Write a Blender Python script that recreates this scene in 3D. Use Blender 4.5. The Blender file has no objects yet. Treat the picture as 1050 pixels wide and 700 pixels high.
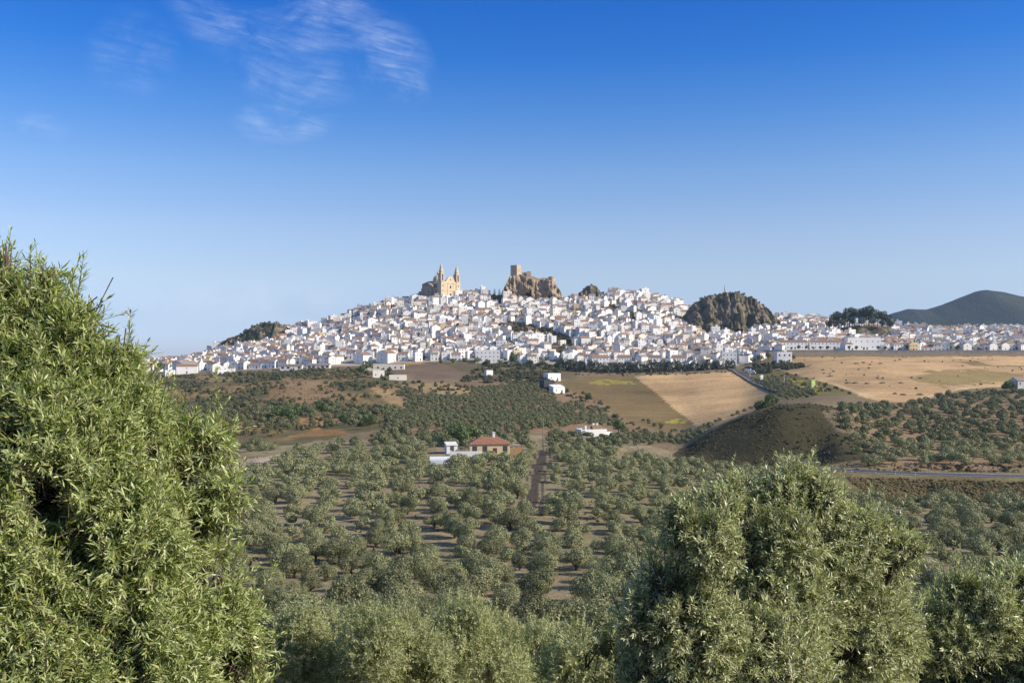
import bpy, math, random
import numpy as np
from mathutils import Vector, noise as mnoise

R = math.radians
F, CU, HV = 1020.83, 525.0, 365.0          # focal length in px of the 1050 px photo, centre column, horizon row
S = bpy.context.scene
COL = S.collection

# ------------------------------------------------------------------ camera
cd = bpy.data.cameras.new('camera')
cam = bpy.data.objects.new('camera', cd)
COL.objects.link(cam)
cam.location = (0, 0, 0)
cam.rotation_euler = (R(90), 0, 0)
cd.lens, cd.sensor_width = 35.0, 36.0
cd.shift_y = 15.0 / 1050.0
cd.clip_start, cd.clip_end = 0.1, 60000
S.camera = cam

# ------------------------------------------------------------------ light
SUN_A, SUN_E = -15.0, 29.0                     # angle from +X towards +Y, elevation
SUN_DIR = Vector((math.cos(R(SUN_E)) * math.cos(R(SUN_A)), math.cos(R(SUN_E)) * math.sin(R(SUN_A)), math.sin(R(SUN_E))))
sd = bpy.data.lights.new('sun', 'SUN')
sd.energy, sd.angle, sd.color = 5.0, R(0.5), (1.0, 0.885, 0.72)
so = bpy.data.objects.new('sun', sd)
so.rotation_euler = SUN_DIR.to_track_quat('Z', 'Y').to_euler()
so.location = (300, 0, 300)
COL.objects.link(so)

S.view_settings.view_transform = 'Standard'
S.view_settings.look = 'None'
S.view_settings.exposure = 0.5
S.view_settings.gamma = 1.0
S.view_settings.use_curve_mapping = False

class NT:
    """small node-tree writer"""
    def __init__(s, tree):
        s.t = tree
        tree.nodes.clear()
    def n(s, typ, ins=None, **kw):
        nd = s.t.nodes.new(typ)
        for k, v in kw.items():
            setattr(nd, k, v)
        for k, v in (ins or {}).items():
            s.set(nd, k, v)
        return nd
    def set(s, nd, k, v):
        sock = nd.inputs[k]
        if isinstance(v, bpy.types.NodeSocket):
            s.t.links.new(v, sock)
        elif isinstance(v, bpy.types.Node):
            s.t.links.new(v.outputs[0], sock)
        else:
            if isinstance(v, tuple) and len(v) == 3 and sock.type == 'RGBA':
                v = (*v, 1)
            sock.default_value = v
    def math(s, op, a, b=0.0, clamp=False):
        nd = s.n('ShaderNodeMath', operation=op, use_clamp=clamp)
        s.set(nd, 0, a); s.set(nd, 1, b)
        return nd.outputs[0]
    def mix(s, fac, a, b, blend='MIX'):
        nd = s.n('ShaderNodeMix', data_type='RGBA', blend_type=blend)
        s.set(nd, 0, fac); s.set(nd, 6, a); s.set(nd, 7, b)
        return nd.outputs[2]
    def ramp(s, fac, stops, interp='LINEAR'):
        nd = s.n('ShaderNodeValToRGB')
        nd.color_ramp.interpolation = interp
        e = nd.color_ramp.elements
        while len(e) < len(stops):
            e.new(0.5)
        for i, (p, c) in enumerate(stops):
            e[i].position = p
            e[i].color = (*c, 1) if len(c) == 3 else c
        s.set(nd, 0, fac)
        return nd.outputs[0]
    def mapr(s, v, a, b, c=0.0, d=1.0, smooth=False):
        nd = s.n('ShaderNodeMapRange', clamp=True)
        if smooth:
            nd.interpolation_type = 'SMOOTHSTEP'
        for k, x in zip((0, 1, 2, 3, 4), (v, a, b, c, d)):
            s.set(nd, k, x)
        return nd.outputs[0]
    def noise(s, vec, scale, detail=4, rough=0.55, dist=0.0):
        nd = s.n('ShaderNodeTexNoise', {'Scale': scale, 'Detail': detail, 'Roughness': rough, 'Distortion': dist})
        if vec is not None:
            s.set(nd, 'Vector', vec)
        return nd.outputs[0]

# ------------------------------------------------------------------ sky
W = bpy.data.worlds.new('World')
S.world = W
W.use_nodes = True
nt = NT(W.node_tree)
sky = nt.n('ShaderNodeTexSky', sky_type='NISHITA', sun_disc=False)
sky.sun_elevation = R(SUN_E)
sky.sun_rotation = R(90 - SUN_A)
sky.altitude = 600
sky.air_density, sky.dust_density, sky.ozone_density = 1.0, 0.3, 1.5
tc = nt.n('ShaderNodeTexCoord')
sep = nt.n('ShaderNodeSeparateXYZ', {0: tc.outputs['Generated']})
ydir = nt.math('MAXIMUM', sep.outputs[1], 0.02)
pu = nt.math('DIVIDE', sep.outputs[0], ydir)          # tangent-plane coordinates of the northern sky
pv = nt.math('DIVIDE', sep.outputs[2], ydir)
el = nt.mapr(sep.outputs[2], -0.02, 1.0)
TINT = [(0.0000, (0.4, 0.48, 0.92)), (0.0387, (0.525, 0.63, 1.03)), (0.0626, (0.575, 0.625, 0.91)), (0.0943, (0.69, 0.685, 0.835)), (0.1384, (0.702, 0.706, 0.852)), (0.1940, (0.525, 0.665, 0.9)), (0.2479, (0.275, 0.558, 0.946)), (0.2994, (0.095, 0.445, 0.97)), (0.3455, (0.045, 0.385, 0.97)), (0.44, (0.25, 0.55, 0.95)), (0.62, (0.8, 0.9, 0.97))]
# deepen and saturate the zenith side of the clear evening sky
tint = nt.ramp(el, TINT)
skyc = nt.mix(1.0, sky.outputs[0], tint, 'MULTIPLY')
# cirrus wisps
def blob(u, v, ru, rv, rot=0.0):
    cu, cv = (u - CU) / F, (HV - v) / F
    a = nt.math('SUBTRACT', pu, cu); b = nt.math('SUBTRACT', pv, cv)
    c, s_ = math.cos(R(rot)), math.sin(R(rot))
    x = nt.math('ADD', nt.math('MULTIPLY', a, c), nt.math('MULTIPLY', b, s_))
    y = nt.math('SUBTRACT', nt.math('MULTIPLY', b, c), nt.math('MULTIPLY', a, s_))
    x = nt.math('DIVIDE', x, ru / F); y = nt.math('DIVIDE', y, rv / F)
    d = nt.math('ADD', nt.math('MULTIPLY', x, x), nt.math('MULTIPLY', y, y))
    return nt.mapr(d, 0.0, 1.0, 1.0, 0.0, True)
mask = None
for args in ((285, 20, 130, 60, -12), (300, 80, 80, 42, -20), (290, 125, 60, 26, 0), (345, 20, 95, 40, -25), (400, 62, 55, 48, -48), (420, 90, 26, 22, -30),
             (135, 55, 55, 55, -30), (50, 132, 42, 16, -14)):
    b = blob(*args)
    b = nt.math('MULTIPLY', b, 0.45 if args[0] in (135,) else (0.8 if args[0] == 50 else 1.0))
    mask = b if mask is None else nt.math('MAXIMUM', mask, b)
wx = nt.math('MULTIPLY', nt.math('SUBTRACT', nt.noise(nt.n('ShaderNodeCombineXYZ', {0: nt.math('MULTIPLY', pu, 7.0), 1: nt.math('MULTIPLY', pv, 7.0), 2: 1.7}).outputs[0], 1.0, 3, 0.5), 0.5), 0.03)
pvw = nt.math('ADD', pv, wx)
cv = nt.n('ShaderNodeCombineXYZ', {0: nt.math('MULTIPLY', nt.math('ADD', pu, nt.math('MULTIPLY', pvw, 0.9)), 24.0), 1: nt.math('MULTIPLY', nt.math('SUBTRACT', pvw, nt.math('MULTIPLY', pu, -0.22)), 125.0), 2: 0.0})
n1 = nt.noise(cv.outputs[0], 1.0, 8, 0.66, 0.35)
cv2 = nt.n('ShaderNodeCombineXYZ', {0: nt.math('MULTIPLY', pu, 13.0), 1: nt.math('MULTIPLY', pvw, 17.0), 2: 3.0})
n2 = nt.noise(cv2.outputs[0], 1.0, 6, 0.62, 0.6)
veil = nt.mapr(n2, 0.36, 0.72)
wisp = nt.math('MULTIPLY', nt.math('ADD', nt.math('MULTIPLY', nt.mapr(n1, 0.38, 0.80), 0.80), 0.13), veil)
wisp = nt.math('MULTIPLY', nt.math('MULTIPLY', wisp, mask), 0.66, True)
skyc = nt.mix(wisp, skyc, (5.0, 5.6, 6.6))
# thin high haze just above the western horizon
low = nt.math('MULTIPLY', blob(240, 308, 150, 26, 0), nt.mapr(n2, 0.35, 0.7))
skyc = nt.mix(nt.math('MULTIPLY', low, 0.22), skyc, (6.0, 6.4, 7.0))
bg = nt.n('ShaderNodeBackground', {0: skyc, 1: 0.12})
nt.n('ShaderNodeOutputWorld', {0: bg.outputs[0]})

# ------------------------------------------------------------------ helpers
rng = np.random.default_rng(7)
random.seed(7)

def PX(u, Y): return (u - CU) / F * Y
def PZ(v, Y): return (HV - v) / F * Y

def vnoise(x, y, seed=0):
    """lattice value noise, -1..1"""
    x = np.asarray(x, float); y = np.asarray(y, float)
    xi = np.floor(x).astype(np.int64); yi = np.floor(y).astype(np.int64)
    fx = x - xi; fy = y - yi
    fx = fx * fx * (3 - 2 * fx); fy = fy * fy * (3 - 2 * fy)
    def h(a, b):
        n = (a * 374761393 + b * 668265263 + seed * 1274126177) & 0xffffffff
        n = ((n ^ (n >> 13)) * 1274126177) & 0xffffffff
        n = (n ^ (n >> 16)) & 0xffff
        return n / 32767.5 - 1.0
    return (h(xi, yi) * (1 - fx) + h(xi + 1, yi) * fx) * (1 - fy) + (h(xi, yi + 1) * (1 - fx) + h(xi + 1, yi + 1) * fx) * fy

def fbm(x, y, octv=4, seed=0):
    s, a = 0, 0.5
    for i in range(octv):
        s = s + a * vnoise(x * 2 ** i, y * 2 ** i, seed + i)
        a *= 0.5
    return s

def inpoly(x, y, poly):
    x = np.asarray(x, float); y = np.asarray(y, float)
    ins = np.zeros(np.broadcast(x, y).shape, bool)
    n = len(poly)
    for i in range(n):
        x1, y1 = poly[i]; x2, y2 = poly[(i + 1) % n]
        if y1 == y2:
            continue
        c = ((y1 > y) != (y2 > y)) & (x < (x2 - x1) * (y - y1) / (y2 - y1) + x1)
        ins ^= c
    return ins

def polydist(x, y, pts):
    """distance to a polyline and the parameter index"""
    best = np.full(np.broadcast(x, y).shape, 1e9); par = np.zeros_like(best)
    for i in range(len(pts) - 1):
        ax, ay = pts[i][:2]; bx, by = pts[i + 1][:2]
        dx, dy = bx - ax, by - ay
        t = np.clip(((x - ax) * dx + (y - ay) * dy) / (dx * dx + dy * dy), 0, 1)
        d = np.hypot(x - ax - t * dx, y - ay - t * dy)
        m = d < best
        best = np.where(m, d, best); par = np.where(m, i + t, par)
    return best, par

def props(o, label=None, cat=None, group=None, kind=None):
    if label: o['label'] = label
    if cat: o['category'] = cat
    if group: o['group'] = group
    if kind: o['kind'] = kind
    return o

def empty(name, loc, rz=0.0, scale=1.0):
    o = bpy.data.objects.new(name, None)
    COL.objects.link(o)
    o.location = loc
    o.rotation_euler = (0, 0, rz)
    if scale != 1.0:
        o.scale = (scale,) * 3
    o.empty_display_size = 0.5
    return o

def link(name, me, parent=None, loc=None, rz=None):
    o = bpy.data.objects.new(name, me)
    COL.objects.link(o)
    if parent is not None: o.parent = parent
    if loc is not None: o.location = loc
    if rz is not None: o.rotation_euler = (0, 0, rz)
    return o

def np_mesh(name, V, Q, mats, mi=None, smooth=False, cols=None):
    """mesh from arrays: V (n,3), Q (m,k) faces of equal size"""
    V = np.ascontiguousarray(V, np.float32); Q = np.ascontiguousarray(Q, np.int32)
    me = bpy.data.meshes.new(name)
    m, k = Q.shape
    me.vertices.add(len(V)); me.vertices.foreach_set('co', V.ravel())
    me.loops.add(m * k); me.loops.foreach_set('vertex_index', Q.ravel())
    me.polygons.add(m)
    me.polygons.foreach_set('loop_start', np.arange(0, m * k, k, dtype=np.int32))
    for mt in mats:
        me.materials.append(mt)
    if mi is not None:
        me.polygons.foreach_set('material_index', np.ascontiguousarray(mi, np.int32))
    if smooth:
        me.polygons.foreach_set('use_smooth', np.full(m, smooth, bool))
    if cols is not None:
        at = me.attributes.new('col', 'FLOAT_COLOR', 'POINT')
        at.data.foreach_set('color', np.ascontiguousarray(cols, np.float32).ravel())
    me.update(calc_edges=True)
    return me

class MB:
    """collects boxes, prisms, tubes and lathes into one mesh"""
    def __init__(s):
        s.v, s.f, s.m = [], [], []
    def add(s, vs, fs, m=0):
        b = len(s.v)
        s.v += [tuple(p) for p in vs]
        s.f += [tuple(b + i for i in f) for f in fs]
        s.m += [m] * len(fs)
        return s
    def box(s, x0, x1, y0, y1, z0, z1, m=0):
        return s.add([(x0, y0, z0), (x1, y0, z0), (x1, y1, z0), (x0, y1, z0), (x0, y0, z1), (x1, y0, z1), (x1, y1, z1), (x0, y1, z1)],
                     [(3, 2, 1, 0), (4, 5, 6, 7), (0, 1, 5, 4), (1, 2, 6, 5), (2, 3, 7, 6), (3, 0, 4, 7)], m)
    def prism(s, poly, a, b, axis='z', m=0):
        n = len(poly)
        mk = {'z': lambda p, t: (p[0], p[1], t), 'y': lambda p, t: (p[0], t, p[1]), 'x': lambda p, t: (t, p[0], p[1])}[axis]
        vs = [mk(p, a) for p in poly] + [mk(p, b) for p in poly]
        fs = [tuple(range(n - 1, -1, -1)), tuple(range(n, 2 * n))] + [(i, (i + 1) % n, n + (i + 1) % n, n + i) for i in range(n)]
        return s.add(vs, fs, m)
    def lathe(s, cx, cy, prof, n=12, m=0, rot=0.0):
        vs = []
        for r, z in prof:
            for k in range(n):
                a = 2 * math.pi * k / n + rot
                vs.append((cx + r * math.cos(a), cy + r * math.sin(a), z))
        fs = []
        for i in range(len(prof) - 1):
            for k in range(n):
                fs.append((i * n + k, i * n + (k + 1) % n, (i + 1) * n + (k + 1) % n, (i + 1) * n + k))
        fs.append(tuple(range(n - 1, -1, -1)))
        fs.append(tuple((len(prof) - 1) * n + k for k in range(n)))
        return s.add(vs, fs, m)
    def tube(s, pts, rad, n=6, m=0):
        pts = [Vector(p) for p in pts]
        if not hasattr(rad, '__len__'): rad = [rad] * len(pts)
        vs = []
        for i, p in enumerate(pts):
            d = (pts[min(i + 1, len(pts) - 1)] - pts[max(i - 1, 0)]).normalized()
            a = d.cross(Vector((0.31, 0.87, 0.38))).normalized(); b = d.cross(a)
            for k in range(n):
                t = 2 * math.pi * k / n
                vs.append(p + (a * math.cos(t) + b * math.sin(t)) * rad[i])
        fs = [(i * n + k, i * n + (k + 1) % n, (i + 1) * n + (k + 1) % n, (i + 1) * n + k) for i in range(len(pts) - 1) for k in range(n)]
        fs += [tuple(range(n - 1, -1, -1)), tuple((len(pts) - 1) * n + k for k in range(n))]
        return s.add(vs, fs, m)
    def mesh(s, name, mats, smooth=False):
        me = bpy.data.meshes.new(name)
        me.from_pydata(s.v, [], s.f)
        for mt in (mats if isinstance(mats, (list, tuple)) else [mats]):
            me.materials.append(mt)
        me.polygons.foreach_set('material_index', s.m)
        me.polygons.foreach_set('use_smooth', [smooth] * len(s.f))
        me.update()
        return me
    def build(s, name, mats, parent=None, loc=None, rz=None, smooth=False):
        return link(name, s.mesh(name, mats, smooth), parent, loc, rz)

def copy_tree(o, parent=None):
    c = o.copy(); COL.objects.link(c); c.parent = parent
    for ch in o.children:
        copy_tree(ch, c)
    return c

ORD = ('first second third fourth fifth sixth seventh eighth ninth tenth eleventh twelfth thirteenth fourteenth fifteenth sixteenth seventeenth eighteenth nineteenth twentieth').split()
TENS = {2: 'twenty', 3: 'thirty', 4: 'forty', 5: 'fifty', 6: 'sixty', 7: 'seventy', 8: 'eighty', 9: 'ninety'}
TENTH = {2: 'twentieth', 3: 'thirtieth', 4: 'fortieth', 5: 'fiftieth', 6: 'sixtieth', 7: 'seventieth', 8: 'eightieth', 9: 'ninetieth'}
def nth(n):
    if n <= 20: return ORD[n - 1]
    if n % 10 == 0: return TENTH[n // 10]
    return TENS[n // 10] + '-' + ORD[n % 10 - 1]

# ------------------------------------------------------------------ materials
def material(name):
    m = bpy.data.materials.new(name)
    m.use_nodes = True
    return m, NT(m.node_tree)

def surf(name, col, rough=0.85, var=0.15, scale=0.4, bump=0.0, metal=0.0, rnd=0.0, spec=0.3, detail=5):
    """painted / stone / earth surface: base colour with noise wear, object-to-object variation"""
    m, t = material(name)
    tc = t.n('ShaderNodeTexCoord')
    nz = t.noise(tc.outputs['Object'], scale, detail, 0.6)
    f = t.mapr(nz, 0.25, 0.75, 1 - var, 1 + var)
    if rnd:
        oi = t.n('ShaderNodeObjectInfo')
        f = t.math('MULTIPLY', f, t.mapr(oi.outputs['Random'], 0, 1, 1 - rnd, 1 + rnd * 0.5))
    c = t.n('ShaderNodeVectorMath', {0: col, 1: f}, operation='MULTIPLY').outputs[0]
    bs = t.n('ShaderNodeBsdfPrincipled', {'Base Color': c, 'Roughness': rough, 'Metallic': metal, 'Specular IOR Level': spec})
    if bump:
        bp = t.n('ShaderNodeBump', {'Height': nz, 'Strength': bump, 'Distance': 0.3})
        t.set(bs, 'Normal', bp.outputs[0])
    t.n('ShaderNodeOutputMaterial', {0: bs.outputs[0]})
    return m

def leafmat(name, top, under, trans, rnd=0.25, island=0.3, tf=0.3, hue=None, spec=0.25, rough=0.5):
    """leaf surface: darker glossy face, pale underside, light passing through; varies from leaf to leaf and tree to tree"""
    m, t = material(name)
    ge = t.n('ShaderNodeNewGeometry')
    oi = t.n('ShaderNodeObjectInfo')
    c = t.mix(ge.outputs['Backfacing'], top, under)
    f = t.mapr(ge.outputs['Random Per Island'], 0, 1, 1 - island, 1 + island)
    f = t.math('MULTIPLY', f, t.mapr(oi.outputs['Random'], 0, 1, 1 - rnd, 1 + rnd))
    c = t.n('ShaderNodeVectorMath', {0: c, 1: f}, operation='MULTIPLY').outputs[0]
    if hue:
        r2 = t.math('FRACT', t.math('MULTIPLY', t.math('ADD', ge.outputs['Random Per Island'], oi.outputs['Random']), 7.31))
        c = t.mix(t.mapr(r2, 0.55, 1.0, 0.0, 0.8), c, hue)
    d = t.n('ShaderNodeBsdfPrincipled', {'Base Color': c, 'Roughness': rough, 'Specular IOR Level': spec})
    tr = t.n('ShaderNodeBsdfTranslucent', {0: t.mix(0.5, c, trans)})
    mx = t.n('ShaderNodeMixShader', {0: tf, 1: d.outputs[0], 2: tr.outputs[0]})
    t.n('ShaderNodeOutputMaterial', {0: mx.outputs[0]})
    return m

M = {}
M['white'] = surf('whitewash', (0.80, 0.79, 0.77), 0.9, 0.07, 0.25, rnd=0.10)
M['white2'] = surf('whitewash_warm', (0.76, 0.71, 0.62), 0.9, 0.09, 0.25, rnd=0.10)
M['white3'] = surf('whitewash_grey', (0.62, 0.61, 0.60), 0.9, 0.12, 0.25, rnd=0.10)
M['cream'] = surf('cream_render', (0.66, 0.52, 0.30), 0.9, 0.1, 0.3, rnd=0.1)
M['tile'] = surf('roof_tile_brown', (0.27, 0.172, 0.115), 0.9, 0.3, 0.9, 0.3, rnd=0.25)
M['tile2'] = surf('roof_tile_grey', (0.25, 0.20, 0.165), 0.9, 0.3, 0.9, 0.3, rnd=0.25)
M['tile3'] = surf('roof_tile_red', (0.36, 0.125, 0.06), 0.9, 0.25, 0.9, 0.3, rnd=0.15)
M['tile4'] = surf('farmhouse_tile', (0.27, 0.125, 0.08), 0.85, 0.25, 1.2, 0.3)
M['glass'] = surf('window_dark', (0.06, 0.062, 0.07), 0.25, 0.2, 1.0, spec=0.5)
M['wood'] = surf('door_wood', (0.10, 0.055, 0.03), 0.7, 0.2, 2.0)
M['stone'] = surf('church_stone', (0.52, 0.42, 0.285), 0.9, 0.22, 0.22, 0.3)
M['stone_dark'] = surf('church_stone_dark', (0.36, 0.28, 0.20), 0.95, 0.25, 0.25, 0.3)  # darker, browner stone tone for nave, apse and plinth
M['castle'] = surf('castle_stone', (0.44, 0.345, 0.235), 0.95, 0.25, 0.35, 0.4)
M['wallstone'] = surf('retaining_wall_stone', (0.27, 0.24, 0.21), 0.95, 0.25, 0.2, 0.3)
M['rubble'] = surf('field_wall_stone', (0.33, 0.26, 0.19), 0.95, 0.3, 0.6, 0.4)
M['bark'] = surf('olive_bark', (0.10, 0.075, 0.055), 0.95, 0.35, 6.0, 0.5)
M['metal'] = surf('galvanised_metal', (0.42, 0.43, 0.45), 0.5, 0.1, 3.0, metal=0.6)
M['pole'] = surf('pole_wood', (0.22, 0.18, 0.14), 0.9, 0.25, 2.0)
M['darkwall'] = surf('dark_slate_render', (0.06, 0.06, 0.07), 0.9, 0.2, 0.5)
M['orange'] = surf('ochre_render', (0.46, 0.25, 0.09), 0.9, 0.15, 0.6)
M['plastic'] = surf('white_sheet', (0.62, 0.66, 0.72), 0.5, 0.08, 0.5)
M['limey'] = surf('yellow_green_paint', (0.48, 0.55, 0.16), 0.7, 0.15, 0.6)
M['rubber'] = surf('tyre_rubber', (0.02, 0.02, 0.02), 0.9, 0.1, 2.0)
M['asphalt'] = surf('asphalt', (0.085, 0.082, 0.080), 0.9, 0.2, 0.3)
M['paint'] = surf('road_paint', (0.7, 0.7, 0.68), 0.8, 0.1, 0.5)
M['dirt'] = surf('dirt_track', (0.125, 0.098, 0.075), 0.95, 0.35, 0.25, 0.3)
M['carwhite'] = surf('white_car_paint', (0.78, 0.79, 0.80), 0.3, 0.03, 0.5, spec=0.5)
M['cardark'] = surf('blue_grey_car_paint', (0.07, 0.08, 0.11), 0.3, 0.03, 0.5, spec=0.5)

M['leaf_yellow'] = leafmat('olive_leaf_bright', (0.285, 0.365, 0.078), (0.46, 0.51, 0.25), (0.46, 0.62, 0.09), 0.0, 0.44, 0.40, (0.40, 0.40, 0.11), 0.5, 0.38)
M['leaf_right'] = leafmat('olive_leaf_silver', (0.265, 0.315, 0.105), (0.58, 0.60, 0.36), (0.44, 0.54, 0.12), 0.0, 0.42, 0.38, (0.36, 0.37, 0.15), 0.5, 0.38)
M['leaf_low'] = leafmat('olive_leaf_low', (0.245, 0.29, 0.098), (0.44, 0.46, 0.25), (0.40, 0.48, 0.12), 0.12, 0.38, 0.34, (0.34, 0.33, 0.15))
M['leaf_mid'] = leafmat('olive_leaf_grove', (0.142, 0.160, 0.062), (0.24, 0.25, 0.13), (0.21, 0.235, 0.075), 0.34, 0.32, 0.2)
M['leaf_far'] = leafmat('olive_leaf_far', (0.126, 0.145, 0.056), (0.17, 0.185, 0.095), (0.15, 0.18, 0.06), 0.0, 0.45, 0.18, (0.15, 0.15, 0.06))
M['leaf_bush'] = leafmat('scrub_leaf', (0.075, 0.09, 0.035), (0.10, 0.11, 0.05), (0.10, 0.12, 0.04), 0.35, 0.35, 0.2, (0.15, 0.12, 0.06))
M['leaf_green'] = leafmat('broadleaf', (0.075, 0.12, 0.03), (0.10, 0.14, 0.05), (0.12, 0.18, 0.03), 0.3, 0.3, 0.25)
M['leaf_dark'] = leafmat('conifer_needles', (0.035, 0.055, 0.022), (0.05, 0.065, 0.03), (0.04, 0.06, 0.02), 0.25, 0.35, 0.12)
M['leaf_bank'] = leafmat('dry_grass', (0.27, 0.215, 0.10), (0.30, 0.24, 0.12), (0.34, 0.27, 0.11), 0.2, 0.4, 0.35)
# ------------------------------------------------------------------ terrain
NEAR = [(-60, 9.0), (-10, 0.6), (0, -1.7), (5, -4.4), (9, -6.2), (20, -10.7), (40, -17), (60, -21), (100, -25.6)]
def zk(*yv): return [(Y, PZ(v, Y)) for Y, v in yv]
RIDGE_U = [60, 150, 200, 230, 265, 300, 350, 375, 400, 430, 460, 500, 520, 575, 600, 640, 670, 700, 720, 750, 795, 830, 860, 915, 950, 1050, 1200]
RIDGE_V = [376, 372, 365, 356, 347, 339, 329, 319, 313, 307, 306, 304, 305, 308, 305, 302, 305, 315, 326, 329, 328, 328, 334, 338, 340, 340, 342]
LOW_U = [100, 150, 200, 300, 400, 450, 500, 560, 590, 750, 775, 1100]
LOW_Y = [960, 940, 895, 885, 890, 900, 905, 890, 868, 864, 886, 886]
COLS = {
    -500: zk((130, 585), (160, 548), (215, 500), (290, 468), (400, 446), (520, 428), (650, 412), (780, 395), (940, 385)),
    150: zk((130, 582), (160, 548), (215, 503), (290, 470), (400, 446), (520, 428), (650, 411), (780, 394), (860, 387), (940, 381)),
    200: zk((130, 582), (160, 548), (215, 505), (290, 472), (400, 447), (520, 428), (650, 410), (780, 393), (895, 383)),
    300: zk((130, 582), (160, 550), (215, 502), (290, 468), (400, 446), (450, 437), (520, 424), (650, 404), (780, 388), (885, 377)),
    400: zk((130, 584), (160, 550), (215, 502), (290, 466), (400, 440), (520, 422), (650, 402), (780, 386), (890, 374)),
    480: zk((130, 585), (160, 550), (215, 500), (290, 464), (400, 440), (520, 424), (650, 404), (780, 388), (905, 371)),
    550: zk((130, 585), (160, 550), (215, 500), (290, 465), (400, 441), (520, 426), (650, 407), (780, 388), (890, 374)),
    620: zk((130, 585), (160, 550), (215, 500), (290, 465), (370, 450), (450, 443), (560, 430), (700, 404), (840, 383), (866, 381)),
    700: zk((130, 585), (160, 551), (215, 503), (290, 474), (318, 470), (334, 456), (355, 455.5), (450, 449), (560, 434), (700, 405), (840, 382), (864, 380)),
    730: zk((130, 585), (160, 551), (215, 504), (290, 477), (308, 474), (333, 439), (350, 437.5), (420, 440), (560, 428), (700, 402), (840, 380), (864, 378)),
    765: zk((130, 585), (160, 552), (215, 506), (288, 480), (300, 477), (331, 425), (346, 422.5), (410, 431), (480, 430), (560, 421), (650, 408), (760, 390), (850, 378)),
    800: zk((130, 585), (160, 553), (215, 510), (280, 481), (298, 477), (326, 417), (350, 413.5), (420, 419), (500, 415), (620, 401), (760, 384), (860, 369), (884, 363.5), (888, 359.8)),
    835: zk((130, 585), (160, 556), (215, 514), (272, 482), (297, 477), (325, 419.5), (352, 414.5), (420, 414), (500, 409), (620, 396), (760, 377), (878, 363.8), (884, 363.5), (888, 359.8)),
    862: zk((130, 585), (160, 558), (215, 517), (262, 482), (282, 478), (318, 434), (350, 420), (420, 416), (500, 407), (600, 397), (760, 375), (878, 363.8), (884, 363.5), (888, 359.8)),
    890: zk((130, 585), (160, 559), (215, 518), (240, 499), (258, 484), (275, 476), (318, 453), (350, 437), (420, 420), (500, 408), (600, 395), (760, 374), (878, 363.8), (884, 363.5), (888, 359.8)),
    950: zk((130, 585), (160, 560), (210, 520), (232, 510), (247, 489), (256, 485), (268, 479), (330, 455), (420, 426), (500, 409), (520, 407), (600, 395), (760, 374), (878, 363.8), (884, 363.5), (888, 359.8)),
    1050: zk((130, 585), (160, 562), (210, 523), (228, 513), (242, 491), (252, 487), (264, 481), (330, 458), (420, 428), (500, 404), (560, 402), (620, 397), (760, 376), (878, 363.8), (884, 363.5), (888, 359.8)),
    1600: zk((130, 585), (160, 562), (210, 523), (228, 513), (242, 491), (252, 487), (264, 481), (330, 458), (420, 428), (500, 404), (560, 402), (620, 397), (760, 376), (878, 363.8), (884, 363.5), (888, 359.8)),
}
YR = 1200.0                                   # distance of the ridge the town climbs to
YG = np.concatenate([np.arange(-60, 60, 0.5), 60 * np.exp(np.arange(0, math.log(1300 / 60), 0.004)), 1300 * np.exp(np.linspace(0, math.log(20), 60))[1:]])
UG = np.arange(-500, 1601, 5.0)
def build_table():
    us = sorted(COLS)
    prof = []
    for u in us:
        k = NEAR + COLS[u]
        rv = float(np.interp(u, RIDGE_U, RIDGE_V))
        zr = PZ(rv, YR)
        ylast, zlast = k[-1]
        ym = (ylast + YR) / 2
        k = k + [(ym, zlast * 0.52 + zr * 0.48), (YR - 12, zr - 0.3), (YR + 30, zr - 1.0), (YR + 200, zr - 45), (YR + 700, -75), (4000, -90), (30000, -130)]
        prof.append(np.interp(YG, [a for a, b in k], [b for a, b in k]))
    prof = np.array(prof)                     # (ncol, nY)
    out = np.empty((len(UG), len(YG)))
    for i, u in enumerate(UG):
        j = int(np.clip(np.searchsorted(us, u) - 1, 0, len(us) - 2))
        t = np.clip((u - us[j]) / (us[j + 1] - us[j]), 0, 1)
        out[i] = prof[j] * (1 - t) + prof[j + 1] * t
    # the ridge in its own finer columns
    rz = PZ(np.interp(UG, RIDGE_U, RIDGE_V), YR)
    cur = np.array([np.interp(YR, YG, out[i]) for i in range(len(UG))])
    w = np.clip((YG - 950) / 200, 0, 1) * np.clip((1900 - YG) / 600, 0, 1)
    out += (rz - cur)[:, None] * w[None, :]
    # smooth lightly along both axes (not across the retaining wall step)
    k = np.array([1, 3, 4, 3, 1.0]); k /= k.sum()
    sm = np.apply_along_axis(lambda a: np.convolve(np.pad(a, 2, 'edge'), k, 'valid'), 0, out)
    sm2 = np.apply_along_axis(lambda a: np.convolve(np.pad(a, 3, 'edge'), np.ones(7) / 7, 'valid'), 1, sm)
    keep = ((YG > 868) & (YG < 900))[None, :] & (UG > 775)[:, None]
    return np.where(keep, sm, sm2)
TAB = build_table()

ROADP = [(PX(u, Y), Y, PZ(v, Y)) for u, Y, v in ((1350, 226, 497), (1200, 236, 493), (1050, 246, 488), (950, 251, 485.6), (890, 257, 483), (855, 264, 481), (800, 276, 480.5), (740, 290, 479), (690, 302, 478), (640, 316, 476))]
RXY = [(p[0], p[1]) for p in ROADP]

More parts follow.
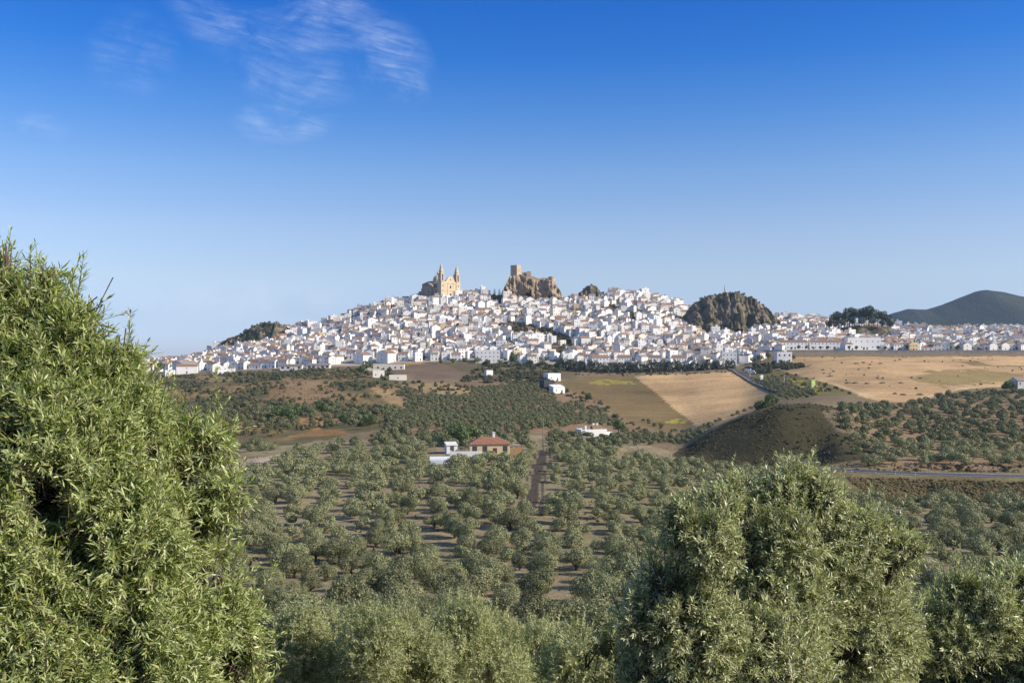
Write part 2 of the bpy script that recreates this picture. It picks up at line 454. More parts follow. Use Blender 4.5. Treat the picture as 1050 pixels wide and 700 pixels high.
def ground_raw(X, Y):
    X = np.asarray(X, float); Y = np.asarray(Y, float)
    X, Y = np.broadcast_arrays(X, Y)
    u = CU + F * X / np.maximum(Y, 40.0)
    fu = np.clip((u - UG[0]) / 5.0, 0, len(UG) - 1.001); iu = fu.astype(int); fu = fu - iu
    iy = np.clip(np.searchsorted(YG, Y) - 1, 0, len(YG) - 2)
    fy = np.clip((Y - YG[iy]) / (YG[iy + 1] - YG[iy]), 0, 1)
    z = (TAB[iu, iy] * (1 - fu) + TAB[iu + 1, iy] * fu) * (1 - fy) + (TAB[iu, iy + 1] * (1 - fu) + TAB[iu + 1, iy + 1] * fu) * fy
    a = np.clip((Y - 30) / 120, 0, 1) * np.clip((3000 - Y) / 1500, 0.2, 1)
    rug = np.clip((700 - u) / 250, 0.35, 1)
    z = z + a * rug * (fbm(X / 45, Y / 45, 3, 5) * 1.5 + fbm(X / 9, Y / 9, 2, 9) * 0.35)
    return z

def ground(X, Y):
    z = ground_raw(X, Y)
    X, Y = np.broadcast_arrays(np.asarray(X, float), np.asarray(Y, float))
    m = (Y > 215) & (Y < 335)
    if m.any():
        d, par = polydist(X[m], Y[m], RXY)
        i = np.clip(par.astype(int), 0, len(ROADP) - 2)
        zz = np.array([p[2] for p in ROADP])
        rz = zz[i] * (1 - (par - i)) + zz[i + 1] * (par - i)
        w = 1 - np.clip((d - 4.8) / 5.5, 0, 1)
        w = w * w * (3 - 2 * w)
        z = z.copy()
        z[m] = z[m] * (1 - w) + (rz - 0.05) * w
    return z

def g1(X, Y): return float(ground(np.array([X]), np.array([Y]))[0])
def at(u, Y, dz=0.0):
    X = PX(u, Y)
    return Vector((X, Y, g1(X, Y) + dz))
_HY = np.exp(np.linspace(math.log(60), math.log(1250), 3000))
def hit(u, v):
    """first ground point met by the sight line through photo pixel u, v"""
    z = ground(PX(u, _HY), _HY)
    vv = HV - F * z / _HY
    k = int(np.argmax(vv <= v))
    return Vector((PX(u, _HY[k]), _HY[k], z[k]))

# land cover: outlines of the fields, as seen from the viewpoint, with the range of distance each lies in
ZONES = [
    # name, colour, (Ymin, Ymax), outline, edge noise
    ('grove soil', (0.255, 0.208, 0.128), (40, 420), [(-600, 720), (-600, 446), (300, 452), (560, 446), (640, 449), (700, 466), (720, 485), (860, 492), (1700, 505), (1700, 720)], 2),
    ('scrub', (0.20, 0.135, 0.068), (330, 960), [(-600, 470), (-600, 380), (200, 384), (400, 374), (410, 395), (398, 440), (300, 456), (230, 470)], 3),
    ('grid grove soil', (0.215, 0.145, 0.085), (380, 900), [(395, 445), (400, 415), (415, 395), (560, 388), (660, 440), (640, 452), (560, 447)], 2),
    ('town slope', (0.13, 0.105, 0.055), (780, 900), [(385, 402), (390, 371), (600, 371), (590, 390), (560, 398)], 2),
    ('ploughed', (0.165, 0.118, 0.08), (760, 910), [(404, 377), (430, 372.5), (452, 373), (484, 384), (474, 391), (432, 389), (405, 383)], 1),
    ('straw bank', (0.33, 0.205, 0.08), (800, 910), [(378, 375), (400, 370), (420, 369), (436, 372), (402, 377), (384, 378)], 1),
    ('straw', (0.31, 0.215, 0.11), (500, 860), [(420, 396), (450, 392), (486, 399), (480, 408), (440, 404)], 2),
    ('straw', (0.235, 0.155, 0.08), (500, 900), [(262, 392), (300, 388), (340, 392), (352, 404), (318, 414), (280, 408)], 4),
    ('straw', (0.24, 0.17, 0.095), (600, 900), [(200, 384), (240, 386), (236, 392), (205, 392)], 2),
    ('straw', (0.33, 0.225, 0.11), (440, 860), [(378, 396), (396, 398), (418, 412), (414, 420), (396, 412)], 2),
    ('brown field', (0.255, 0.145, 0.06), (380, 480), [(285, 460), (296, 446), (320, 440), (352, 441), (366, 446), (352, 453), (320, 458)], 2),
    ('orange bank', (0.33, 0.205, 0.085), (420, 560), [(300, 432), (322, 424), (332, 432), (330, 440), (306, 440)], 2),
    ('pale path', (0.38, 0.30, 0.22), (230, 350), [(225, 484), (240, 473), (288, 465), (293, 468.5), (252, 479), (238, 492)], 1),
    ('tan field', (0.46, 0.305, 0.155), (480, 868), [(640, 386), (748, 381), (756, 386), (801, 410), (786, 417), (750, 428), (716, 437), (700, 432), (682, 415), (662, 400)], 1.5),
    ('fallow', (0.175, 0.125, 0.055), (480, 868), [(574, 391), (600, 386), (648, 384), (672, 402), (690, 418), (712, 434), (690, 443), (655, 436), (618, 415), (586, 401)], 1.5),
    ('yellow bloom', (0.27, 0.22, 0.05), (640, 860), [(604, 391), (622, 389.5), (652, 391), (655, 394.5), (625, 394), (606, 395)], 1.5),
    ('yellow bloom', (0.30, 0.26, 0.04), (480, 640), [(682, 431), (698, 429), (707, 431.5), (700, 434), (684, 434)], 1),
    ('tan field', (0.455, 0.30, 0.152), (480, 884), [(806, 366), (1700, 363), (1700, 398), (1050, 394), (1010, 396), (975, 400), (928, 413), (902, 412), (866, 400), (838, 391), (800, 381), (796, 376)], 1.5),
    ('dry olive field', (0.27, 0.20, 0.085), (560, 860), [(930, 388), (965, 378), (1010, 380), (1060, 384), (1060, 391), (1000, 393), (968, 397)], 5),
    ('dark strip', (0.22, 0.165, 0.075), (760, 884), [(985, 371), (1000, 370), (1020, 375), (1060, 374), (1060, 379), (1005, 378)], 2),
    ('straw path', (0.50, 0.36, 0.19), (500, 800), [(830, 386.5), (860, 394), (902, 408), (928, 411), (985, 397), (1030, 394), (1030, 396), (985, 399.5), (930, 414), (900, 412), (858, 398)], 0.7),
    ('verge', (0.17, 0.14, 0.055), (520, 868), [(758, 378), (800, 380), (850, 393), (890, 408), (905, 416), (850, 414), (812, 410), (776, 392), (762, 385)], 1.2),
    ('yellow bloom', (0.50, 0.43, 0.03), (560, 830), [(808, 388), (820, 389), (842, 397), (848, 402), (838, 403), (820, 396)], 0.8),
    ('knoll scrub', (0.062, 0.055, 0.028), (284, 372), [(690, 466), (720, 447), (760, 427), (800, 413), (850, 411), (868, 418), (888, 440), (900, 470), (890, 482), (760, 486), (700, 480)], 2),  # scrub on the knoll; the slope's shade is put into its dark colour
    ('right grove soil', (0.24, 0.165, 0.10), (262, 520), [(868, 416), (905, 416), (930, 415), (985, 400), (1030, 397), (1700, 405), (1700, 490), (900, 482), (885, 440)], 1.5),
    ('terraces', (0.13, 0.102, 0.066), (300, 372), [(842, 420), (866, 420), (884, 436), (884, 446), (858, 442)], 1),
    ('dark bank', (0.13, 0.108, 0.05), (205, 246), [(868, 492), (1700, 492), (1700, 520), (900, 514), (868, 508)], 2),
]
TOWN = (0.34, 0.30, 0.25)
CLIFFS = [[(505, 334), (520, 331), (545, 333), (564, 338), (586, 346), (590, 351), (572, 353), (556, 347), (524, 343)],
          [(552, 350), (580, 355), (602, 353), (598, 360), (575, 366), (560, 360)],
          [(613, 316), (626, 313), (640, 319), (664, 321), (658, 326), (628, 323), (614, 321)],
          [(500, 304), (516, 300), (516, 312), (506, 311)]]

def landcover(X, Y):
    Z = ground(X, Y)
    Yc = np.maximum(Y, 20)
    u = CU + F * X / Yc; v = HV - F * Z / Yc
    n = fbm(X / 14, Y / 22, 4, 21)
    nb = fbm(X / 60, Y / 60, 3, 31)
    un = u + fbm(X / 10, Y / 10, 2, 41) * 2.0
    col = np.empty(X.shape + (3,))
    col[:] = (0.20, 0.15, 0.09)
    hillside = Y < 60
    for name, c, (y0, y1), poly, ed in ZONES:
        e = fbm(X / 8, Y / 12, 3, len(name) * 7)
        m = inpoly(u + e * ed * 1.4, v + e * ed, poly) & (Y >= y0) & (Y <= y1)
        col[m] = c
        if 'tan field' in name or name == 'fallow':
            # mowing and plough lines, bleached and darker sweeps
            k = (1 + 0.08 * np.sin((X * 0.35 + Y * 0.55) * 0.9) * (0.5 + n) + 0.30 * nb + 0.22 * n + 0.22 * fbm((X + Y * .4) / 55, (Y - X * .15) / 6, 3, 83))
            if c[0] > 0.3:
                k = np.where(v < 376, k * 1.05, k)
            col[m] *= k[m][:, None]
        elif name == 'scrub':
            # bare ochre earth, dry grass and darker weeds in drifts
            w = np.clip(nb * 1.6 + n * 1.2 + 0.35, 0, 1)[..., None]
            cc = np.array((0.115, 0.10, 0.045)) * (1 - w) + np.array((0.27, 0.175, 0.08)) * w
            col[m] = cc[m]
        elif name == 'grid grove soil':
            col[m] = col[m] * (1 + 0.35 * n[m])[:, None]
        elif 'grove soil' in name:
            # tilled pale soil with weedy green and reddish drifts
            w = np.clip(fbm(X / 20, Y / 35, 3, 51) * 2.0 + 0.1, 0, 1)[..., None]
            w2 = np.clip(fbm(X / 30, Y / 30, 3, 57) * 2.2 - 0.2, 0, 1)[..., None]
            cc = np.array(c) * (1 - 0.5 * w) + 0.5 * w * np.array((0.15, 0.14, 0.068))
            cc = cc * (1 - 0.5 * w2) + 0.5 * w2 * np.array((0.21, 0.158, 0.092))
            cc = cc * (1 + 0.25 * n)[..., None]
            col[m] = cc[m]
        elif name == 'yellow bloom':
            m2 = m & (fbm(X / 3, Y / 9, 3, 15) + nb > -0.08)
            col[m] = (0.16, 0.14, 0.05); col[m2] = np.array(c) * (1 + 0.5 * n[m2])[:, None]
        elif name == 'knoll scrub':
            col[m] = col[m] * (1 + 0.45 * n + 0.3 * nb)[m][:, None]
        else:
            col[m] = col[m] * (1 + 0.3 * n)[m][:, None]
    low = np.interp(u, LOW_U, LOW_Y)
    t = (Y > low) & (Y < 1400)
    col[t] = TOWN
    col[t] *= (1 + 0.3 * n)[t][:, None]
    for poly in CLIFFS:
        m = inpoly(u + n * 3, v + n * 2, poly) & (Y > 880) & (Y < 1260)
        col[m] = np.where((n > 0.05)[m][:, None], (0.20, 0.135, 0.075), (0.075, 0.07, 0.04))
    near = (Y > 150) & (Y < 312)
    if near.any():
        d, par = polydist(X[near], Y[near], [(PX(q, yy), yy) for q, yy in ((557.5, 303), (555, 270), (551, 235), (547, 205), (543.5, 183))])
        k = (d + 1.0 * n[near] < 1.25) | (np.abs(d - 2.0 + n[near]) < 0.25)
        c2 = col[near]; c2[k] = (0.072, 0.058, 0.045); col[near] = c2
    rd = (Y > 215) & (Y < 335) & (X > 20)
    if rd.any():
        d, par = polydist(X[rd], Y[rd], RXY)
        k = (d + 3 * n[rd] > 3.3) & (d + 3.0 * n[rd] < 8.5)
        c2 = col[rd]; c2[k] = np.array((0.17, 0.14, 0.07)) * (1 + 0.5 * n[rd][k])[:, None]; col[rd] = c2
    far = Y >= 1400
    col[far] = (0.13, 0.12, 0.07)
    hs = Y < 62
    col[hs] = (0.18, 0.135, 0.08)
    col[hs] *= (1 + 0.5 * fbm(X / 2.5, Y / 2.5, 3, 61))[hs][:, None]
    return np.clip(col, 0.01, 0.9), Z

def build_ground():
    ys = np.concatenate([np.arange(-45, 40, 1.0), 40 * np.exp(np.arange(0, math.log(1350 / 40), 0.0055)), 1350 * np.exp(np.linspace(0, math.log(5), 30))[1:]])
    us = np.concatenate([np.arange(-500, -60, 20), np.arange(-60, 1120, 2.6), np.arange(1120, 1600, 20)])
    Yg, Ug = np.meshgrid(ys, us, indexing='ij')
    X = (Ug - CU) / F * np.maximum(Yg, 40)
    c, Z = landcover(X, Yg)
    V = np.stack([X, Yg, Z], -1).reshape(-1, 3)
    ny, nu = X.shape
    i = np.arange(ny - 1)[:, None] * nu + np.arange(nu - 1)[None, :]
    Q = np.stack([i, i + 1, i + 1 + nu, i + nu], -1).reshape(-1, 4)
    m, t = material('ground_earth')
    at_ = t.n('ShaderNodeAttribute', attribute_name='col')
    geo = t.n('ShaderNodeNewGeometry')
    nz = t.noise(geo.outputs['Position'], 0.45, 8, 0.68)
    nz2 = t.noise(geo.outputs['Position'], 2.2, 5, 0.65)
    f = t.math('MULTIPLY', t.mapr(nz, 0.3, 0.7, 0.72, 1.28), t.mapr(nz2, 0.3, 0.7, 0.68, 1.32))
    cc = t.n('ShaderNodeVectorMath', {0: at_.outputs['Color'], 1: f}, operation='MULTIPLY').outputs[0]
    bp = t.n('ShaderNodeBump', {'Height': nz, 'Strength': 0.5, 'Distance': 0.5})
    b = t.n('ShaderNodeBsdfPrincipled', {'Base Color': cc, 'Roughness': 0.95, 'Specular IOR Level': 0.1, 'Normal': bp.outputs[0]})
    t.n('ShaderNodeOutputMaterial', {0: b.outputs[0]})
    cols = np.concatenate([c.reshape(-1, 3), np.ones((ny * nu, 1))], 1)
    me = np_mesh('ground', V, Q, [m], None, True, cols)
    props(link('ground', me), kind='structure')
build_ground()

def strip(name, pts, w, mat, lift=0.06, kind='structure', step=1.5, zfn=None):
    """a ribbon of the given width laid along a centre line on the ground"""
    P = []
    for i in range(len(pts) - 1):
        a = Vector(pts[i][:2]); b = Vector(pts[i + 1][:2])
        k = max(1, int((b - a).length / step))
        P += [a.lerp(b, j / k) for j in range(k)]
    P.append(Vector(pts[-1][:2]))
    n = 4
    V = []
    for i, p in enumerate(P):
        d = (P[min(i + 1, len(P) - 1)] - P[max(i - 1, 0)]).normalized()
        nr = Vector((-d.y, d.x))
        for k in range(n + 1):
            q = p + nr * w * (k / n - 0.5)
            V.append((q.x, q.y, (g1(q.x, q.y) if zfn is None else zfn(q)) + lift))
    Q = [(i * (n + 1) + k, i * (n + 1) + k + 1, (i + 1) * (n + 1) + k + 1, (i + 1) * (n + 1) + k) for i in range(len(P) - 1) for k in range(n)]
    me = np_mesh(name, np.array(V), np.array(Q)[:, ::-1], [mat], None, True)
    return props(link(name, me), kind=kind)

strip('road', RXY, 6.6, M['asphalt'], 0.07)
for off in (-2.95, 2.95):
    pp = []
    for i, p in enumerate(RXY):
        a = Vector(RXY[max(i - 1, 0)]); b = Vector(RXY[min(i + 1, len(RXY) - 1)])
        d = (b - a).normalized(); q = Vector(p) + Vector((-d.y, d.x)) * off
        pp.append((q.x, q.y))
    strip('road_marking', pp, 0.22, M['paint'], 0.085)
# the lane that climbs from the knoll to the town between the two stubble fields
LANE = [(PX(u, Y), Y) for u, Y in ((806, 600), (794, 650), (782, 700), (770, 760), (760, 810), (752, 850), (744, 872), (728, 885))]
strip('lane_road', LANE, 6.0, M['asphalt'], 0.12, step=3)
TRACK = [(PX(u, Y), Y) for u, Y in ((557.5, 300), (555, 270), (551, 235), (547, 205), (543.5, 180), (541, 160))]

# ------------------------------------------------------------------ far mountain
def build_mountain():
    xs = np.linspace(PX(890, 3600), PX(1420, 3600), 260); ys = np.linspace(2900, 5200, 90)
    X, Y = np.meshgrid(xs, ys)
    u = CU + F * X / 3600
    top = np.interp(u, [895, 915, 930, 950, 970, 990, 1002, 1012, 1030, 1050, 1080, 1120, 1180, 1300, 1420], [331, 321, 316.5, 317, 311, 303, 298, 297, 299.5, 304, 309, 312, 318, 330, 340])
    h = PZ(top, 3600) + 90
    w = np.where(Y < 3600, np.clip((Y - 2900) / 700, 0, 1), np.clip((5200 - Y) / 1600, 0, 1))
    w = w ** 0.85
    gul = fbm(X / 170, Y / 260, 4, 77)
    Z = -90 + h * w + gul * 34 * np.clip(w * (1 - w) * 4, 0, 1) + fbm(X / 30, Y / 30, 2, 78) * 4 * np.clip(w * 3, 0, 1) * np.where(w > .96, .35, 1)
    ny, nx = X.shape
    i = np.arange(ny - 1)[:, None] * nx + np.arange(nx - 1)[None, :]
    Q = np.stack([i, i + 1, i + 1 + nx, i + nx], -1).reshape(-1, 4)
    m, t = material('wooded_mountain')
    g = t.n('ShaderNodeNewGeometry')
    vo = t.n('ShaderNodeTexVoronoi', {'Vector': g.outputs['Position'], 'Scale': 0.11, 'Randomness': 1.0})
    nz = t.noise(g.outputs['Position'], 0.006, 6, 0.6)
    cov = t.math('MULTIPLY', t.mapr(vo.outputs['Distance'], 0.35, 0.75, 0.0, 1.0), t.mapr(nz, 0.40, 0.62, 0.15, 1.0))
    c = t.mix(cov, (0.022, 0.030, 0.018), (0.062, 0.058, 0.036))
    bp = t.n('ShaderNodeBump', {'Height': t.math('SUBTRACT', 1.0, vo.outputs['Distance']), 'Strength': 0.5, 'Distance': 5.0})
    b = t.n('ShaderNodeBsdfPrincipled', {'Base Color': c, 'Roughness': 0.95, 'Specular IOR Level': 0.05, 'Normal': bp.outputs[0]})
    t.n('ShaderNodeOutputMaterial', {0: b.outputs[0]})
    props(link('mountain', np_mesh('mountain', np.stack([X, Y, Z], -1).reshape(-1, 3), Q, [m], None, True)), kind='structure')
build_mountain()
# ------------------------------------------------------------------ vegetation kit
def unit(a): return a / np.maximum(np.linalg.norm(a, axis=-1, keepdims=True), 1e-9)

def rhombs(C, N, T, L, Wd):
    """diamond leaves: centres, face normals, long axes, lengths, widths"""
    T = unit(T - N * (T * N).sum(1, keepdims=True)); B = np.cross(N, T)
    L = np.asarray(L)[:, None] * 0.5; Wd = np.asarray(Wd)[:, None] * 0.5
    V = np.stack([C - T * L, C + B * Wd, C + T * L, C - B * Wd], 1).reshape(-1, 3)
    Q = np.arange(len(C) * 4).reshape(-1, 4)
    return V, Q

def lobes_crown(r, n_lobes, n_leaf, rx, rz, zc, leaf, lobe_r=(0.34, 0.55), flat_bottom=-0.55, wisp=0.0, aspect=0.5):
    """a crown of overlapping uneven lobes, leaf clumps spread over and under their surfaces"""
    c = []
    while len(c) < n_lobes:
        d = r.normal(size=3); d /= np.linalg.norm(d)
        if d[2] < -0.55: continue
        k = r.uniform(0.35, 1.1)
        c.append((d[0] * rx * k * 0.62, d[1] * rx * k * 0.62, d[2] * rz * k * 0.62))
    c = np.array(c)
    lr = r.uniform(*lobe_r, n_lobes) * rx
    w = lr ** 2 / (lr ** 2).sum()
    li = r.choice(n_lobes, int(n_leaf * 1.9), p=w)
    d = unit(r.normal(size=(len(li), 3)))
    rad = lr[li] * (1.03 - 0.38 * r.random(len(li)) ** 1.8) * (1 + wisp * np.abs(r.normal(size=len(li))) * (r.random(len(li)) < 0.25))
    p = c[li] + d * rad[:, None] * np.array([1, 1, rz / rx * 0.5 + 0.5])
    dd = np.linalg.norm(p[:, None, :] - c[None], axis=2) / lr[None]
    dd[np.arange(len(li)), li] = 9
    ok = (dd.min(1) > 0.72) & (p[:, 2] > flat_bottom * rz)
    p, d = p[ok][:n_leaf], d[ok][:n_leaf]
    N = unit(d + r.normal(size=d.shape) * 0.42)
    T = r.normal(size=d.shape) + np.array([0, 0, 0.5]) + d * 0.5
    sz = leaf * r.uniform(0.6, 1.35, len(p))
    p = p + np.array([0, 0, zc])
    return p, N, T, sz, sz * aspect, c + np.array([0, 0, zc]), lr

def trunk_mb(r, stems, c, h0, rad, spread=0.25, n=6):
    """short forked trunk with limbs reaching into the lobes"""
    mb = MB()
    fork = Vector((r.normal() * 0.08, r.normal() * 0.08, h0))
    mb.tube([(0, 0, -0.5), (r.normal() * 0.05, r.normal() * 0.05, h0 * 0.5), fork], [rad * 1.5, rad * 1.0, rad * 0.9], n)
    for i in range(stems):
        e = Vector(c[i % len(c)])
        m = fork.lerp(e, 0.5) + Vector((r.normal() * 0.12, r.normal() * 0.12, 0.1))
        mb.tube([fork - Vector((0, 0, 0.1)), m, e], [rad * 0.7, rad * 0.42, rad * 0.15], max(4, n - 1))
    return mb

def tree_proto(seed, rx, rz, zc, lobes, leaves, leaf, h0, rad, lmat, bmat='bark', stems=5, **kw):
    r = np.random.default_rng(seed)
    p, N, T, L, Wd, c, lr = lobes_crown(r, lobes, leaves, rx, rz, zc, leaf, **kw)
    V, Q = rhombs(p, N, T, L, Wd)
    crown = np_mesh('crown', V, Q, [M[lmat]])
    trunk = trunk_mb(r, stems, c, h0, rad).mesh('trunk', M[bmat], True)
    return crown, trunk, (V, Q)

def put_tree(name, proto, loc, rz, sc, label, cat, group=None, sz=None):
    o = empty(name, loc, rz)
    o.scale = (sc, sc, sc * (sz or 1.0))
    props(o, label, cat, group)
    link('trunk', proto[1], o)
    link('crown', proto[0], o)
    return o

def scatter_mesh(name, protos, P, rz, sc, mat, kind='stuff', sz=None):
    """many small plants as one mass: P (n,3)"""
    Vs, Qs, b = [], [], 0
    k = rng.integers(0, len(protos), len(P))
    for i in range(len(P)):
        V, Q = protos[k[i]]
        c, s_ = math.cos(rz[i]), math.sin(rz[i])
        X = (V[:, 0] * c - V[:, 1] * s_) * sc[i]; Y = (V[:, 0] * s_ + V[:, 1] * c) * sc[i]
        Z = V[:, 2] * sc[i] * (1 if sz is None else sz[i])
        Vs.append(np.stack([X + P[i][0], Y + P[i][1], Z + P[i][2]], 1)); Qs.append(Q + b); b += len(V)
    me = np_mesh(name, np.concatenate(Vs), np.concatenate(Qs), [mat])
    return props(link(name, me), kind=kind)

def shoots_tree(name, label, cat, lobes, base, mat, seed, shoot_len, pairs, leaf, width, density, group=None, up=0.45, trunk_r=0.12, stems=True, clump=0.26, gap=-0.15, leaders=0.07):
    """a close olive: limbs, twigs and every leaf. lobes: (centre, radius, weight)"""
    r = np.random.default_rng(seed)
    C = np.array([l[0] for l in lobes]); Rr = np.array([l[1] for l in lobes]); Wt = np.array([l[2] for l in lobes])
    mid = C.mean(0)
    bases, dirs = [], []
    for i in range(len(lobes)):
        n = int(density * Rr[i] ** 2 * Wt[i])
        d = unit(r.normal(size=(n, 3)))
        q = C[i] + d * (Rr[i] * (1 - 0.62 * r.random(n) ** 1.5))[:, None]
        # leave the deep inside of neighbouring lobes empty
        dd = np.linalg.norm(q[:, None] - C[None], axis=2) / Rr[None]
        dd[:, i] = 9
        cl = vnoise(q[:, 0] / clump + q[:, 2] / (clump * 1.3), q[:, 1] / clump - q[:, 2] / (clump * 1.7), seed) + 0.6 * vnoise(q[:, 0] / (clump * .45) - q[:, 2] / (clump * .5), q[:, 1] / (clump * .5) + q[:, 2] / (clump * .6), seed + 1)
        ok = (dd.min(1) > 0.5) & (cl > gap)
        bases.append(q[ok]); dirs.append(unit(d[ok] * 0.75 + np.array([0, 0, up]) + r.normal(size=d[ok].shape) * 0.5))
    B = np.concatenate(bases); D = np.concatenate(dirs); n = len(B)
    # long upright leaders standing out of the crown
    if leaders:
        top = np.nonzero((D[:, 2] > 0.55) & (r.random(n) < leaders))[0]
        for s_ in (0.55, 1.15):
            d2 = unit(D[top] * 0.6 + np.array([0, 0, 0.75]) + 0.1 * r.normal(size=(len(top), 3)) * 0)
            B = np.concatenate([B, B[top] + d2 * shoot_len * s_]); D = np.concatenate([D, d2])
        n = len(B)
    Ls = shoot_len * (0.5 + 0.55 * r.random(n) + 0.9 * r.random(n) ** 6)
    B = B - D * (Ls * 0.45)[:, None]
    droop = r.uniform(0.0, 0.35, n)
    def along(i, t):
        p = B[i] + D[i] * (Ls[i] * t)[:, None]
        p[:, 2] -= droop[i] * Ls[i] * t ** 2
        return p
    # leaves in opposite pairs up each shoot
    idx = np.repeat(np.arange(n), pairs * 2)
    k = np.tile(np.arange(pairs * 2), n)
    t = (k // 2 + 0.6 + 0.25 * (k % 2)) / (pairs + 0.3)
    t = np.clip(t + r.normal(size=len(t)) * 0.03, 0.05, 1.02)
    keep = r.random(len(t)) > 0.10
    idx, k, t = idx[keep], k[keep], t[keep]
    P = along(idx, t)
    d = D[idx].copy(); d[:, 2] -= droop[idx] * 2 * t; d = unit(d)
    ref = unit(np.cross(d, np.array([0.2, 0.3, 1.0]) + 0 * d)); ref2 = np.cross(d, ref)
    ang = (k // 2) * 1.57 + (k % 2) * math.pi + r.normal(size=len(k)) * 0.35 + idx * 2.4
    side = ref * np.cos(ang)[:, None] + ref2 * np.sin(ang)[:, None]
    open_ = (0.85 - 0.45 * t)[:, None]
    a = unit(d * (1.15 - open_) + side * open_ + r.normal(size=d.shape) * 0.14)
    nrm = unit(np.cross(a, np.cross(d, a) + 1e-6) * -1 + r.normal(size=d.shape) * 0.25)
    nrm = unit(d + np.array([0, 0, 0.4]) + r.normal(size=d.shape) * 0.3 - a * ((d * a).sum(1, keepdims=True)))
    nrm = unit(nrm - a * (nrm * a).sum(1, keepdims=True))
    bt = np.cross(a, nrm)
    sz = leaf * r.uniform(0.65, 1.2, len(P)) * (1.05 - 0.35 * (t > 0.85))
    w = width * r.uniform(0.75, 1.2, len(P))
    cur = r.normal(size=len(P)) * 0.10
    sz_, w_, cur_ = sz[:, None], w[:, None], cur[:, None]
    V = np.stack([P,
                  P + a * sz_ * 0.35 + bt * w_ * 0.5 + nrm * (cur_ * sz_ * 0.3 + w_ * 0.10), P + a * sz_ * 0.35 - bt * w_ * 0.5 + nrm * (cur_ * sz_ * 0.3 + w_ * 0.10),
                  P + a * sz_ * 0.72 + bt * w_ * 0.36 + nrm * cur_ * sz_ * 0.2, P + a * sz_ * 0.72 - bt * w_ * 0.36 + nrm * cur_ * sz_ * 0.2,
                  P + a * sz_ - nrm * np.abs(cur_) * sz_ * 0.5], 1).reshape(-1, 3)
    b = np.arange(len(P))[:, None] * 6
    tri = np.concatenate([b + np.array([[0, 2, 1]]), b + np.array([[1, 2, 3]]), b + np.array([[2, 4, 3]]), b + np.array([[3, 4, 5]])])
    root = props(empty(name, base), label, cat, group)
    off = np.array(base)
    crown = link('crown', np_mesh('crown', V - off, tri, [mat]), root)
    # twigs
    if stems:
        tt = np.array([-0.35, 0.35, 1.0]); ring = 3
        rad = np.array([0.0040, 0.0026, 0.0010]) * (leaf / 0.06) ** 0.5
        pts = np.stack([along(np.arange(n), np.full(n, x)) for x in tt], 1)
        s1 = unit(np.cross(D, np.array([0.3, 0.2, 1.0]) + 0 * D)); s2 = np.cross(D, s1)
        TV = np.stack([pts[:, j] + (s1 * math.cos(2.09 * q) + s2 * math.sin(2.09 * q)) * rad[j] for j in range(3) for q in range(3)], 1).reshape(-1, 3)
        bb = np.arange(n)[:, None] * 9
        TQ = np.concatenate([bb + np.array([[j * 3 + q, j * 3 + (q + 1) % 3, (j + 1) * 3 + (q + 1) % 3, (j + 1) * 3 + q]]) for j in range(2) for q in range(3)])
        link('twigs', np_mesh('twigs', TV - off, TQ, [M['bark']]), crown)
    # trunk and limbs
    mb = MB()
    bz = Vector(base)
    fork = Vector((mid[0] * 0.25 + base[0] * 0.75, mid[1] * 0.25 + base[1] * 0.75, base[2] + max(0.6, (mid[2] - base[2]) * 0.45)))
    mb.tube([Vector((0, 0, -0.4)), (fork - bz) * 0.5 + Vector((0.06, 0.04, 0)), fork - bz], [trunk_r * 1.5, trunk_r * 1.05, trunk_r * 0.9], 10)
    for i in range(len(lobes)):
        e = Vector(C[i]); m1 = fork.lerp(e, 0.4) + Vector((r.normal() * .1, r.normal() * .1, 0.12)); m2 = fork.lerp(e, 0.75) + Vector((r.normal() * .06, r.normal() * .06, 0.06))
        mb.tube([fork - bz, m1 - bz, m2 - bz, e - bz], [trunk_r * 0.45, trunk_r * 0.26, trunk_r * 0.14, trunk_r * 0.06], 6)
        for _ in range(6):
            dv = Vector(unit(r.normal(size=3))); 
            if dv.z < -0.2: dv.z = -dv.z
            s_ = m2.lerp(e, r.random()); tip = e + dv * Rr[i] * 0.85
            mb.tube([s_ - bz, s_.lerp(tip, 0.5) + Vector((0, 0, 0.03)) - bz, tip - bz], [trunk_r * 0.10, trunk_r * 0.06, trunk_r * 0.025], 4)
    mb.build('trunk', M['bark'], root, smooth=True)
    return root

def lobe(u, v, rpx, Y, w=1.0):
    return ((PX(u, Y), Y, PZ(v, Y)), rpx / F * Y, w)
# ------------------------------------------------------------------ the close olives on the slope below the viewpoint
L1 = [(-15, 372, 84, 5.7), (52, 405, 66, 5.5), (-110, 372, 110, 6.0), (98, 452, 66, 5.4), (160, 472, 50, 5.6), (45, 490, 100, 5.2), (182, 530, 46, 5.5),
      (120, 560, 82, 5.2), (10, 600, 105, 5.0), (202, 645, 60, 5.3), (125, 675, 92, 5.0), (215, 718, 60, 5.3), (0, 720, 120, 4.8), (-120, 530, 160, 5.6), (100, 780, 120, 5.0), (205, 800, 90, 5.3), (-100, 700, 150, 5.0)]
L1s = [(-15, 292, 37, 5.6, 0.32), (30, 318, 37, 5.6, 0.4), (75, 352, 34, 5.5, 0.43), (112, 392, 34, 5.5, 0.43), (140, 425, 32, 5.5, 0.43), (205, 455, 28, 5.6, 0.4), (225, 505, 23, 5.5, 0.4), (222, 590, 34, 5.4, 0.4), (262, 672, 18, 5.3, 0.4), (8, 262, 15, 5.6, 0.22), (48, 283, 14, 5.6, 0.22), (88, 318, 14, 5.5, 0.29), (128, 362, 14, 5.5, 0.29)]
lob = [lobe(u, v, r_, Y) for u, v, r_, Y in L1] + [lobe(u, v, r_, Y, w) for u, v, r_, Y, w in L1s]
b1 = (-3.0, 5.9, g1(-3.0, 5.9))
